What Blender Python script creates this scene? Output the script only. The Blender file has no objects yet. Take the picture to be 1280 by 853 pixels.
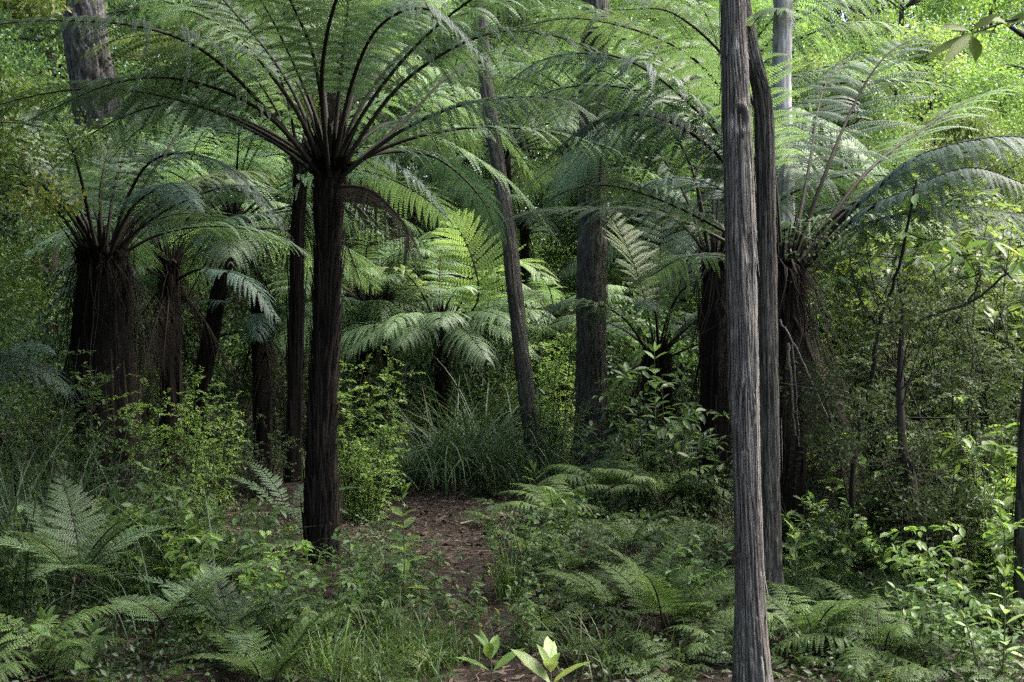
import bpy, math, random
import numpy as np

rng = np.random.default_rng(11)
random.seed(11)
F, CAMZ = 1422.2, 1.6
UP = np.array([0., 0., 1.])


def P(px, py, Y):
    """point that the photograph shows at (px, py), Y metres in front of the camera"""
    return np.array([(px - 640) / F * Y, Y, CAMZ - (py - 426.5) / F * Y])


def nrm(v):
    v = np.asarray(v, float)
    return v / np.maximum(np.linalg.norm(v, axis=-1, keepdims=True), 1e-9)


# ------------------------------------------------------------------ noise
_T = np.random.default_rng(5).random((32, 32, 32))


def noise3(x, y, z):
    x, y, z = np.broadcast_arrays(np.asarray(x, float), np.asarray(y, float), np.asarray(z, float))
    i, j, k = np.floor(x).astype(int), np.floor(y).astype(int), np.floor(z).astype(int)
    u, v, w = x - i, y - j, z - k
    u, v, w = u * u * (3 - 2 * u), v * v * (3 - 2 * v), w * w * (3 - 2 * w)
    i0, j0, k0, i1, j1, k1 = i & 31, j & 31, k & 31, (i + 1) & 31, (j + 1) & 31, (k + 1) & 31
    a = _T[i0, j0, k0] * (1 - u) + _T[i1, j0, k0] * u
    b = _T[i0, j1, k0] * (1 - u) + _T[i1, j1, k0] * u
    c = _T[i0, j0, k1] * (1 - u) + _T[i1, j0, k1] * u
    d = _T[i0, j1, k1] * (1 - u) + _T[i1, j1, k1] * u
    return (a * (1 - v) + b * v) * (1 - w) + (c * (1 - v) + d * v) * w


PATH = np.array([(.1, 3.0), (-.05, 5.5), (-.3, 7.6), (-.55, 9.4), (-1.2, 10.6), (-2.6, 10.9), (-4.5, 11.6), (-8, 13)])


def path_dist(x, y):
    x, y = np.asarray(x, float), np.asarray(y, float)
    best = np.full(np.broadcast(x, y).shape, 1e9)
    for a, b in zip(PATH[:-1], PATH[1:]):
        d = b - a
        t = np.clip(((x - a[0]) * d[0] + (y - a[1]) * d[1]) / (d @ d), 0, 1)
        best = np.minimum(best, np.hypot(x - a[0] - t * d[0], y - a[1] - t * d[1]))
    # the open patch of soil where the path turns
    return np.minimum(best, np.maximum(0, np.hypot((x + .55) / 1.35, (y - 10.7) / .9) - .55))


def gh(x, y):
    d = path_dist(x, y)
    s = np.clip((d - .25) / 1.0, 0, 1)
    s = s * s * (3 - 2 * s)
    h = .13 * s + .10 * (noise3(x * .7 + 9, y * .7, 2.5) - .5) + .05 * (noise3(x * 2.3, y * 2.3, 7.1) - .5) * (.3 + s)
    return h + .10 * np.maximum(0, y - 19) + .02 * np.maximum(0, np.abs(x) - 6)


# ------------------------------------------------------------------ meshes
class MB:
    def __init__(self):
        self.V, self.T, self.Q, self.A, self.n = [], [], [], [], 0

    def add(self, V, T=None, Q=None, A=None):
        V = np.asarray(V, float).reshape(-1, 3)
        if T is not None and len(T):
            self.T.append(np.asarray(T, int).reshape(-1, 3) + self.n)
        if Q is not None and len(Q):
            self.Q.append(np.asarray(Q, int).reshape(-1, 4) + self.n)
        self.V.append(V)
        self.A.append(np.full(len(V), .5) if A is None else np.asarray(A, float).ravel())
        self.n += len(V)

    def mesh(self, name, mat, smooth=False):
        V = np.concatenate(self.V) if self.V else np.zeros((0, 3))
        T = np.concatenate(self.T) if self.T else np.zeros((0, 3), int)
        Q = np.concatenate(self.Q) if self.Q else np.zeros((0, 4), int)
        me = bpy.data.meshes.new(name)
        me.vertices.add(len(V))
        me.vertices.foreach_set('co', V.astype(np.float32).ravel())
        idx = np.concatenate([T.ravel(), Q.ravel()]).astype(np.int32)
        me.loops.add(len(idx))
        me.loops.foreach_set('vertex_index', idx)
        me.polygons.add(len(T) + len(Q))
        st = np.concatenate([np.arange(len(T)) * 3, len(T) * 3 + np.arange(len(Q)) * 4]).astype(np.int32)
        me.polygons.foreach_set('loop_start', st)
        at = me.attributes.new('var', 'FLOAT', 'POINT')
        at.data.foreach_set('value', np.concatenate(self.A).astype(np.float32))
        me.update(calc_edges=True)
        if smooth:
            me.polygons.foreach_set('use_smooth', np.ones(len(me.polygons), bool))
        me.materials.append(mat)
        me.validate()
        return me


COL = bpy.context.scene.collection


def link(name, me, parent=None, loc=None, rz=0., sc=1.):
    o = bpy.data.objects.new(name, me)
    COL.objects.link(o)
    if parent is not None:
        o.parent = parent
    if loc is not None:
        o.location = [float(c) for c in loc]
    if rz:
        o.rotation_euler = (0, 0, rz)
    if sc != 1.:
        o.scale = (sc, sc, sc)
    return o


def tag(o, label, cat, group=None):
    o['label'] = label
    o['category'] = cat
    if group:
        o['group'] = group
    return o


def thing(name, label, cat, loc, rz=0., sc=1., group=None):
    o = link(name, None, None, loc, rz, sc)
    o.empty_display_size = .2
    return tag(o, label, cat, group)


# ------------------------------------------------------------------ primitives
def spline(pts, n):
    p = np.asarray(pts, float)
    q = np.vstack([2 * p[0] - p[1], p, 2 * p[-1] - p[-2]])
    out = []
    t = np.linspace(0, len(p) - 1 - 1e-9, n)
    k = t.astype(int)
    u = (t - k)[:, None]
    a, b, c, d = q[k], q[k + 1], q[k + 2], q[k + 3]
    return .5 * (2 * b + (c - a) * u + (2 * a - 5 * b + 4 * c - d) * u ** 2 + (3 * b - a - 3 * c + d) * u ** 3)


def frames(C):
    T = nrm(np.gradient(C, axis=0))
    ref = np.array([1., 0, 0]) if abs(T[0][0]) < .8 else np.array([0, 1., 0])
    A = np.zeros_like(C)
    a = nrm(ref - T[0] * (ref @ T[0]))
    for i in range(len(C)):
        a = nrm(a - T[i] * (a @ T[i]))
        A[i] = a
    return T, A, np.cross(T, A)


def tube(mb, C, R, sides=5, var=.5):
    C = np.asarray(C, float)
    n = len(C)
    R = np.broadcast_to(np.asarray(R, float), (n,))
    T, A, B = frames(C)
    th = np.linspace(0, 2 * math.pi, sides, endpoint=False)
    V = C[:, None] + R[:, None, None] * (np.cos(th)[None, :, None] * A[:, None] + np.sin(th)[None, :, None] * B[:, None])
    i, j = np.meshgrid(np.arange(n - 1), np.arange(sides), indexing='ij')
    j2 = (j + 1) % sides
    Q = np.stack([i * sides + j, i * sides + j2, (i + 1) * sides + j2, (i + 1) * sides + j], -1).reshape(-1, 4)
    mb.add(V, Q=Q, A=np.full(n * sides, var))


KITE = (np.array([(0, 0, 0), (.5, .45, .16), (0, 1, -.12), (-.5, .45, .16)]), [(0, 1, 2), (0, 2, 3)], [])
LEAF = (np.array([(0, 0, 0), (.36, .24, .10), (.5, .48, .10), (.34, .76, 0), (0, 1.0, -.3), (-.34, .76, 0), (-.5, .48, .10),
                  (-.36, .24, .10), (0, .3, -.02), (0, .65, -.1)]),
        [(0, 1, 8), (0, 8, 7), (2, 3, 9), (3, 4, 9), (9, 4, 5), (9, 5, 6)], [(1, 2, 9, 8), (7, 8, 9, 6)])


def leaves(mb, pos, d, n, L, W, shape=KITE, var=None):
    pos = np.asarray(pos, float).reshape(-1, 3)
    N = len(pos)
    if not N:
        return
    d = nrm(np.broadcast_to(d, (N, 3)))
    n = np.broadcast_to(n, (N, 3))
    n = nrm(n - d * (n * d).sum(-1, keepdims=True))
    s = np.cross(d, n)
    L = np.broadcast_to(np.asarray(L, float), (N,))
    W = np.broadcast_to(np.asarray(W, float), (N,))
    tp, tri, quad = shape
    V = (pos[:, None] + tp[None, :, 0, None] * W[:, None, None] * s[:, None] + tp[None, :, 1, None] * L[:, None, None] * d[:, None]
         + tp[None, :, 2, None] * W[:, None, None] * n[:, None])
    k = len(tp)
    off = np.arange(N)[:, None, None] * k
    A = np.repeat(rng.random(N) if var is None else np.broadcast_to(var, (N,)), k)
    mb.add(V, T=(off + np.array(tri)[None]) if tri else None, Q=(off + np.array(quad)[None]) if quad else None, A=A)


def ribbons(mb, C, S, W, bulge=None, var=None):
    """N strips: centre lines C (N,k,3), side vectors S (N,k,3), half widths W (N,k); bulge (N,k,3) lifts the middle"""
    N, k = C.shape[:2]
    W = np.broadcast_to(W, (N, k))[..., None]
    rows = [C - S * W, C + (0 if bulge is None else bulge), C + S * W] if bulge is not None else [C - S * W, C + S * W]
    m = len(rows)
    V = np.stack(rows, 2)
    i, j = np.meshgrid(np.arange(k - 1), np.arange(m - 1), indexing='ij')
    q = np.stack([i * m + j, i * m + j + 1, (i + 1) * m + j + 1, (i + 1) * m + j], -1).reshape(1, -1, 4)
    Q = q + (np.arange(N) * k * m)[:, None, None]
    A = np.repeat(rng.random(N) if var is None else np.broadcast_to(var, (N,)), k * m)
    mb.add(V, Q=Q, A=A)


def rand_dirs(n, up=0.):
    v = rng.normal(size=(n, 3))
    v[:, 2] += up
    return nrm(v)


# ------------------------------------------------------------------ materials
def nodes(name):
    m = bpy.data.materials.new(name)
    m.use_nodes = True
    nt = m.node_tree
    nt.nodes.clear()
    return m, nt, nt.nodes.new, nt.links.new


def leaf_mat(name, c1, c2, trans=.3, tcol=None, rough=.5, spec=.35, objvar=.35, yellow=None):
    m, nt, N, Lk = nodes(name)
    out = N('ShaderNodeOutputMaterial')
    at = N('ShaderNodeAttribute'); at.attribute_name = 'var'
    rm = N('ShaderNodeValToRGB')
    rm.color_ramp.elements[0].color = (*c1, 1)
    rm.color_ramp.elements[1].color = (*c2, 1)
    if yellow:
        e = rm.color_ramp.elements.new(.95); e.color = (*c2, 1)
        rm.color_ramp.elements[-1].color = (*yellow, 1)
    Lk(at.outputs['Fac'], rm.inputs[0])
    oi = N('ShaderNodeObjectInfo')
    mr = N('ShaderNodeMapRange'); mr.inputs[3].default_value = 1 - objvar; mr.inputs[4].default_value = 1 + objvar
    Lk(oi.outputs['Random'], mr.inputs[0])
    hs = N('ShaderNodeHueSaturation')
    Lk(mr.outputs[0], hs.inputs['Value']); Lk(rm.outputs[0], hs.inputs['Color'])
    bs = N('ShaderNodeBsdfPrincipled')
    bs.inputs['Roughness'].default_value = rough
    bs.inputs['Specular IOR Level'].default_value = spec
    Lk(hs.outputs[0], bs.inputs['Base Color'])
    if trans:
        tr = N('ShaderNodeBsdfTranslucent')
        mx = N('ShaderNodeMixRGB'); mx.blend_type = 'MULTIPLY'; mx.inputs[0].default_value = 1
        mx.inputs[2].default_value = (*(tcol or (1.6, 1.65, 1.0)), 1)
        Lk(hs.outputs[0], mx.inputs[1]); Lk(mx.outputs[0], tr.inputs[0])
        ms = N('ShaderNodeMixShader'); ms.inputs[0].default_value = trans
        Lk(bs.outputs[0], ms.inputs[1]); Lk(tr.outputs[0], ms.inputs[2]); Lk(ms.outputs[0], out.inputs[0])
    else:
        Lk(bs.outputs[0], out.inputs[0])
    return m


def bark_mat(name, c1, c2, c3, scale=(24, 24, 2.2), lichen=None, rough=.9, bump=.6, bdist=.02):
    m, nt, N, Lk = nodes(name)
    out = N('ShaderNodeOutputMaterial')
    tc = N('ShaderNodeTexCoord')
    mp = N('ShaderNodeMapping'); mp.inputs['Scale'].default_value = scale
    Lk(tc.outputs['Object'], mp.inputs[0])
    n1 = N('ShaderNodeTexNoise'); n1.inputs['Scale'].default_value = 4; n1.inputs['Detail'].default_value = 8; n1.inputs['Roughness'].default_value = .65
    Lk(mp.outputs[0], n1.inputs['Vector'])
    rm = N('ShaderNodeValToRGB')
    rm.color_ramp.elements[0].position = .32; rm.color_ramp.elements[0].color = (*c1, 1)
    rm.color_ramp.elements[1].position = .68; rm.color_ramp.elements[1].color = (*c3, 1)
    e = rm.color_ramp.elements.new(.5); e.color = (*c2, 1)
    Lk(n1.outputs[0], rm.inputs[0])
    col = rm.outputs[0]
    n2 = N('ShaderNodeTexNoise'); n2.inputs['Scale'].default_value = 2.2; n2.inputs['Detail'].default_value = 5
    Lk(tc.outputs['Object'], n2.inputs['Vector'])
    mr = N('ShaderNodeMapRange'); mr.inputs[1].default_value = .3; mr.inputs[2].default_value = .7; mr.inputs[3].default_value = .65; mr.inputs[4].default_value = 1.3
    Lk(n2.outputs[0], mr.inputs[0])
    hs = N('ShaderNodeHueSaturation'); Lk(mr.outputs[0], hs.inputs['Value']); Lk(col, hs.inputs['Color'])
    col = hs.outputs[0]
    if lichen:
        n3 = N('ShaderNodeTexNoise'); n3.inputs['Scale'].default_value = 7; n3.inputs['Detail'].default_value = 6; n3.inputs['Roughness'].default_value = .7
        mp3 = N('ShaderNodeMapping'); mp3.inputs['Scale'].default_value = (2.2, 2.2, .7)
        Lk(tc.outputs['Object'], mp3.inputs[0]); Lk(mp3.outputs[0], n3.inputs['Vector'])
        r3 = N('ShaderNodeValToRGB'); r3.color_ramp.elements[0].position = .56; r3.color_ramp.elements[1].position = .66
        Lk(n3.outputs[0], r3.inputs[0])
        mx = N('ShaderNodeMixRGB'); mx.inputs[2].default_value = (*lichen, 1)
        Lk(r3.outputs[0], mx.inputs[0]); Lk(col, mx.inputs[1]); col = mx.outputs[0]
    bs = N('ShaderNodeBsdfPrincipled')
    bs.inputs['Roughness'].default_value = rough; bs.inputs['Specular IOR Level'].default_value = .05
    bp = N('ShaderNodeBump'); bp.inputs['Strength'].default_value = bump; bp.inputs['Distance'].default_value = bdist
    Lk(n1.outputs[0], bp.inputs['Height']); Lk(bp.outputs[0], bs.inputs['Normal'])
    Lk(col, bs.inputs['Base Color']); Lk(bs.outputs[0], out.inputs[0])
    return m


def plain_mat(name, c1, c2, rough=.8, spec=.25):
    return leaf_mat(name, c1, c2, trans=0, rough=rough, spec=spec, objvar=.2)


M = dict(
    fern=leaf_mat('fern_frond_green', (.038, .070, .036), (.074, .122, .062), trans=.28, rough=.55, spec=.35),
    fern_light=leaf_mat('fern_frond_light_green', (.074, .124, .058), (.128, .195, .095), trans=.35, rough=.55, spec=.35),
    fern_pale=leaf_mat('fern_frond_pale_green', (.095, .165, .085), (.17, .245, .125), trans=.35, rough=.5, spec=.35),  # paler green: the clearing's open-sky light is put into the colour
    fern_glow=leaf_mat('sunlit_fern_frond', (.12, .185, .070), (.19, .265, .105), trans=.45, rough=.5, spec=.3),  # brightened frond colour, a patch of sunlight painted in
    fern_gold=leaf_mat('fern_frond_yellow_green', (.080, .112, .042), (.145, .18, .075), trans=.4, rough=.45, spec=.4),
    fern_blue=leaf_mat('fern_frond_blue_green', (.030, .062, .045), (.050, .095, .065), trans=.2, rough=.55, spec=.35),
    fern_dead=leaf_mat('dead_fern_frond', (.014, .012, .009), (.045, .038, .028), trans=.1, tcol=(1, 1, 1), rough=.9, spec=.1),
    fallen=leaf_mat('fallen_fern_frond', (.06, .042, .03), (.16, .115, .08), trans=.1, tcol=(1, 1, 1), rough=.9, spec=.1),
    stalk=plain_mat('fern_stalk', (.018, .017, .013), (.034, .030, .022), rough=.75, spec=.15),
    stalk_dead=plain_mat('dead_fern_stalk', (.10, .085, .07), (.19, .17, .15), rough=.8),
    fibre=plain_mat('fern_trunk_fibre', (.007, .006, .005), (.032, .026, .021), rough=.95, spec=.1),
    groundfern=leaf_mat('ground_fern_green', (.042, .080, .022), (.088, .142, .040), trans=.3, rough=.55, spec=.25, yellow=(.14, .17, .05)),
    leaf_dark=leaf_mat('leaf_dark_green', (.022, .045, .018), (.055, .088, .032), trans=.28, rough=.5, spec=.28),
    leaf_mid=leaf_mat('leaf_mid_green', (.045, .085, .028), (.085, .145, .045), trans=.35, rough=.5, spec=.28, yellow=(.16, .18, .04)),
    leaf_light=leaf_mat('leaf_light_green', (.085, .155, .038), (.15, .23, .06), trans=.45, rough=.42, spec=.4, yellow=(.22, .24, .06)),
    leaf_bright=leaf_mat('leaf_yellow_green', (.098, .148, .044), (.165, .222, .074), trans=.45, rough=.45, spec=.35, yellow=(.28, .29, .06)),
    leaf_hang=leaf_mat('thick_glossy_leaf', (.05, .08, .012), (.08, .11, .018), trans=.3, tcol=(1.6, 1.6, .6), rough=.55, spec=.15),
    leaf_pale=leaf_mat('seedling_pale_green', (.16, .24, .10), (.25, .32, .12), trans=.35, rough=.4, spec=.4),
    leaf_olive=leaf_mat('leaf_olive_scrub', (.032, .055, .024), (.070, .098, .040), trans=.3, rough=.6, spec=.2),
    sedge=leaf_mat('sedge_blade', (.032, .062, .028), (.066, .108, .050), trans=.25, rough=.55, spec=.25, yellow=(.14, .12, .06)),
    grass=leaf_mat('grass_blade', (.042, .085, .020), (.085, .145, .032), trans=.35, rough=.45, spec=.35, yellow=(.2, .19, .07)),
    twig=plain_mat('twig_bark', (.014, .012, .009), (.040, .035, .028), rough=.9),
    twig_grey=plain_mat('dead_twig', (.10, .088, .075), (.2, .18, .155), rough=.9),
    stem_green=plain_mat('seedling_stem', (.05, .07, .03), (.08, .1, .04), rough=.6),
    litter=plain_mat('leaf_litter_brown', (.028, .021, .017), (.11, .083, .066), rough=.95, spec=.1),
    bark_grey=bark_mat('grey_stringy_bark', (.085, .078, .069), (.145, .135, .120), (.22, .209, .192), lichen=(.30, .295, .27)),
    bark_brown=bark_mat('brown_stringy_bark', (.026, .024, .020), (.070, .066, .057), (.125, .12, .107), lichen=(.14, .14, .13)),
    bark_pale=bark_mat('pale_smooth_bark', (.12, .11, .11), (.26, .25, .25), (.38, .38, .38), scale=(5, 5, 1), bump=.4),
    bark_pine=bark_mat('plated_pine_bark', (.014, .013, .012), (.05, .048, .047), (.12, .12, .122), scale=(6, 6, 1.6), bump=1, bdist=.04),
)
# ------------------------------------------------------------------ fern fronds
def blade(mb, C, W, n=28, m=26, t0=.27, fwd=(12, 48), droop=.35, roll=0., outline='lance', vee=.18, fat=1., hang=0., gaps=0., wid=.2, ovl=.72):
    """leafy blade along the rachis C (k,3): n pinnae a side, each a comb of 2*m pinnules folded along their middle"""
    k = len(C)
    seg = np.concatenate([[0], np.cumsum(np.linalg.norm(np.diff(C, axis=0), axis=1))])
    seg_len = seg[-1]
    seg /= seg_len
    u = (np.arange(n) + .5) / n
    u = np.concatenate([u, u])
    u = np.clip(u + rng.normal(0, .12 / n, 2 * n), 0, 1)
    side = np.concatenate([np.ones(n), -np.ones(n)])
    if gaps:
        kp = rng.random(2 * n) > gaps
        u, side = u[kp], side[kp]
    t = t0 + (1 - t0) * u
    base = np.stack([np.interp(t, seg, C[:, a]) for a in range(3)], -1)
    Tg = nrm(np.gradient(C, axis=0))
    T = nrm(np.stack([np.interp(t, seg, Tg[:, a]) for a in range(3)], -1))
    h = np.array([C[-1, 0] - C[0, 0], C[-1, 1] - C[0, 1], 0.])
    h = nrm(h) if np.linalg.norm(h) > 1e-4 else np.array([1., 0, 0])
    Nn = UP - T * (T @ UP)[:, None]
    steep = np.clip((np.abs(T @ UP) - .8) / .2, 0, 1)[:, None]
    back = -h - T * (T @ -h)[:, None]
    Nn = nrm(Nn * (1 - .7 * steep) + back * .7 * steep * np.sign(T @ UP)[:, None])
    if roll:
        S0 = np.cross(T, Nn)
        Nn = nrm(Nn * math.cos(roll) + S0 * math.sin(roll))
    S = np.cross(T, Nn)
    if outline == 'lance':
        Lp = W * np.minimum(1, .30 + 2.2 * u) * np.clip(1 - u, 0, 1) ** .62 * 1.16
    else:
        Lp = W * (1 - u) ** .85
    Lp = np.maximum(Lp * rng.uniform(.88, 1.08, len(u)), .012)
    a = np.radians(fwd[0] + (fwd[1] - fwd[0]) * u) + rng.normal(0, .05, len(u))
    d = nrm(side[:, None] * S * np.cos(a)[:, None] + T * np.sin(a)[:, None] + Nn * vee)
    dr = droop * rng.uniform(.6, 1.4, len(u))
    s = (np.arange(m) + .6) / m
    ss = np.concatenate([[0.], s, [1.]])
    hg = hang * rng.uniform(.7, 1.2, len(u))

    def pos(s):
        along = s[None] - .25 * np.minimum(1, dr)[:, None] * s[None] ** 2
        fall = dr[:, None] * s[None] ** 2 + hg[:, None] * s[None] ** 1.2
        q = base[:, None] + Lp[:, None, None] * (d[:, None] * along[..., None] + T[:, None] * (.12 * s ** 2)[None, :, None] - UP * fall[..., None])
        return q
    Q = pos(s)
    QT = nrm(np.gradient(pos(ss), axis=1))[:, 1:-1]
    Np = Nn[:, None] + .3 * UP
    Np = nrm(Np - QT * (Np * QT).sum(-1, keepdims=True))
    X = np.cross(QT, Np)
    gap = seg_len * (1 - t0) / n
    pl = fat * np.minimum(wid * Lp, ovl * gap)[:, None] * (np.clip(1 - s, .02, 1) ** .5 * np.minimum(1, .6 + 2.5 * s))[None]
    pl = pl * rng.uniform(.85, 1.1, pl.shape)
    pw = (Lp / m)[:, None] * np.ones_like(pl) * .8
    var = np.clip(rng.normal(.45, .16, len(u))[:, None] + rng.normal(0, .10, pl.shape), 0, 1)
    for sg in (1, -1):
        dd = nrm(sg * X * .88 + QT * .42 - UP * .14)
        leaves(mb, Q.reshape(-1, 3), dd.reshape(-1, 3), Np.reshape(-1, 3), pl.ravel(), pw.ravel(), KITE, var.ravel())
    # midribs of the pinnae
    cc = pos(np.linspace(0, 1, 5))
    ct = nrm(np.gradient(cc, axis=1))
    sd = nrm(np.cross(ct, Nn[:, None] + .3 * UP))
    ribbons(mb, cc, sd, (Lp[:, None] * np.array([.010, .009, .007, .005, .002])[None]), var=.0)


def rough(C, a=.012):
    """a slightly uneven copy of a smooth curve"""
    k = len(C)
    t = np.linspace(0, 1, k)[:, None]
    f = rng.normal(0, 1, (3, 3))
    return C + a * t ** .7 * (np.sin(7 * t + f[0]) * f[1] + .5 * np.sin(15 * t + f[2]) * f[0])


def auto_path(L, e0, bend, yaw=0., az=0., k=24, p=1.3, wob=.04):
    t = np.linspace(0, 1, k)
    e = np.radians(e0) - np.radians(bend) * t ** p + wob * np.sin(3 + 5 * t)
    a = az + yaw * t
    stp = np.stack([np.cos(e) * np.cos(a), np.cos(e) * np.sin(a), np.sin(e)], -1) * (L / (k - 1))
    return np.vstack([[0, 0, 0], np.cumsum(stp, 0)[:-1]])


def frond(root, C, W, mat='fern', name='frond', r=.013, smat='stalk', lean=None, **kw):
    """one frond of a fern: the blade and, as its child, the stalk"""
    mb = MB()
    blade(mb, C, W, **kw)
    o = link(name, mb.mesh(name, M[mat]), root)
    mt = MB()
    k = len(C)
    tube(mt, C[:max(4, int(k * .97))], r * np.linspace(1.25, .18, max(4, int(k * .97))), 5, rng.random())
    link('stalk', mt.mesh('stalk', M[smat], True), o)
    return o


LIB = {}


def frond_lib(key, variants, mat, L, W, e0, bend, r=.012, smat='stalk', **kw):
    out = []
    for i in range(variants):
        mb, mt = MB(), MB()
        C = auto_path(L * rng.uniform(.9, 1.1), e0 + rng.uniform(-5, 5), bend + rng.uniform(-12, 12), rng.uniform(-.25, .25))
        blade(mb, C, W, **kw)
        tube(mt, C[:23], r * np.linspace(1.2, .2, 23), 5, rng.random())
        out.append((mb.mesh(key, M[mat]), mt.mesh('stalk', M[smat], True)))
    LIB[key] = out


def tf_lib(mat):
    """fronds of the tree ferns farther off: low, middling and steep ones, 2 m long"""
    if ('tf', mat) in LIB:
        return LIB['tf', mat]
    out = []
    for (lo, hi, b0, b1) in ((5, 25, 45, 75), (28, 45, 60, 85), (50, 72, 70, 100)):
        for _ in range(3):
            mb, mt = MB(), MB()
            C = auto_path(2.0 * rng.uniform(.92, 1.08), rng.uniform(lo, hi), rng.uniform(b0, b1), rng.uniform(-.3, .3))
            blade(mb, C, .56 * rng.uniform(.9, 1.1), n=26, m=20, droop=rng.uniform(.4, .8), roll=rng.uniform(-.25, .25), gaps=rng.choice([0, .03, .1]))
            tube(mt, C[:23], .014 * np.linspace(1.2, .2, 23), 5, rng.random())
            out.append((mb.mesh('frond', M[mat]), mt.mesh('stalk', M['stalk'], True)))
    LIB['tf', mat] = out
    return out


def dead_lib():
    if 'dead' not in LIB:
        out = []
        for i in range(8):
            e0 = rng.uniform(-78, -15)
            mb, mt = MB(), MB()
            C = auto_path(1.3 * rng.uniform(.75, 1.2), e0, rng.uniform(72, 92) + e0, rng.uniform(-.5, .5), p=.6)
            blade(mb, C, .30, n=26, m=22, droop=.8, hang=.8, gaps=.2, fat=.7, t0=.1)
            tube(mt, C[:23], .010 * np.linspace(1.2, .2, 23), 5, rng.random())
            out.append((mb.mesh('dead_frond', M['fern_dead']), mt.mesh('stalk', M['fibre'], True)))
        LIB['dead'] = out
    return LIB['dead']


def put_frond(root, key, az, sc=1., tilt=0., at=(0, 0, 0), name='frond', i=None):
    b, s = LIB[key][rng.integers(len(LIB[key])) if i is None else i]
    o = link(name, b, root, at)
    o.rotation_euler = (0, tilt, az)
    o.scale = (sc,) * 3
    link('stalk', s, o)
    return o


# ------------------------------------------------------------------ trunks
def trunk_mesh(name, ctrl, radii, mat, sides=48, rings=160, depth=.16, fa=7., fz=1.6, lumps=.10, strips=0, roots=0., sh=0., knots=(), wander=.45):
    C = spline(ctrl, rings)
    R = np.interp(np.linspace(0, 1, rings), np.linspace(0, 1, len(radii)), radii)
    T, A, B = frames(C)
    th = np.linspace(0, 2 * math.pi, sides, endpoint=False)
    z = np.concatenate([[0], np.cumsum(np.linalg.norm(np.diff(C, axis=0), axis=1))])
    ct, st, Z = np.cos(th)[None], np.sin(th)[None], z[:, None]
    tw = .25 * Z + sh
    tw = tw + wander * (noise3(ct * 1.1 + 4, st * 1.1 + 4, Z * 2.1 + sh) - .5) + .5 * wander * (noise3(ct * 3 + 4, st * 3 + 4, Z * 6 + sh) - .5)
    cx, sx = np.cos(th[None] + tw), np.sin(th[None] + tw)
    f1 = noise3(cx * fa * .5 + 3, sx * fa * .5 + 8, Z * fz + sh)
    f2 = noise3(cx * fa + 13, sx * fa + 1, Z * fz * 2.2 + sh)
    ridge = np.clip(1 - np.abs(2 * f1 - 1) * 2.6, 0, 1) ** 1.5 + .6 * np.clip(1 - np.abs(2 * f2 - 1) * 2.8, 0, 1) ** 1.5
    lo = noise3(cx * .9 + 5, sx * .9 + 5, Z * .9 + sh) - .5
    fine = noise3(cx * fa * 2.2 + 2, sx * fa * 2.2, Z * fz * 4) - .5
    rr = R[:, None] * (1 + lumps * 2 * lo - depth * ridge + .06 * fine)
    for kt, ka, ks, kd in knots:
        dz = (Z - kt) / (ks * 1.7); da = np.sin((th[None] - ka) / 2) * 2 * R[:, None] / ks
        q = dz ** 2 + da ** 2
        rr = rr * (1 + kd * (np.exp(-(np.sqrt(q) - 1.1) ** 2 * 5) * .8 - 1.6 * np.exp(-q * 2.2)))
    if roots:
        rr = rr * (1 + roots * np.exp(-Z / .22) * (.6 + .8 * np.clip(np.cos(th[None] * 5 + sh), 0, 1)))
    V = C[:, None] + rr[..., None] * (ct[..., None] * A[:, None] + st[..., None] * B[:, None])
    i, j = np.meshgrid(np.arange(rings - 1), np.arange(sides), indexing='ij')
    j2 = (j + 1) % sides
    Q = np.stack([i * sides + j, i * sides + j2, (i + 1) * sides + j2, (i + 1) * sides + j], -1).reshape(-1, 4)
    mb = MB()
    mb.add(V, Q=Q)
    if strips:
        k = 6
        tc = rng.uniform(.0, .93, strips)
        ln = rng.uniform(.03, .12, strips)
        ph = rng.uniform(0, 2 * math.pi, strips)
        tt = np.clip(tc[:, None] + ln[:, None] * np.linspace(0, 1, k)[None], 0, 1) * (rings - 1)
        ii = tt.astype(int)
        lift = 1.0 + (.02 + .30 * rng.random(strips)[:, None] ** 3 * np.linspace(1, 0, k)[None] ** 2)
        pa = ph[:, None] + .10 * rng.normal(size=(strips, 1)) * np.linspace(0, 1, k)[None]
        dirv = np.cos(pa)[..., None] * A[ii] + np.sin(pa)[..., None] * B[ii]
        cc = C[ii] + dirv * (R[ii] * lift)[..., None]
        sd = -np.sin(pa)[..., None] * A[ii] + np.cos(pa)[..., None] * B[ii]
        wd = R[ii] * (rng.uniform(.03, .10, strips)[:, None] * np.array([.15, .8, 1, 1, .8, .2])[None])
        ribbons(mb, cc, sd, wd, bulge=dirv * (wd * .5)[..., None])
    return mb.mesh(name, mat, True), C, R


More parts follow.
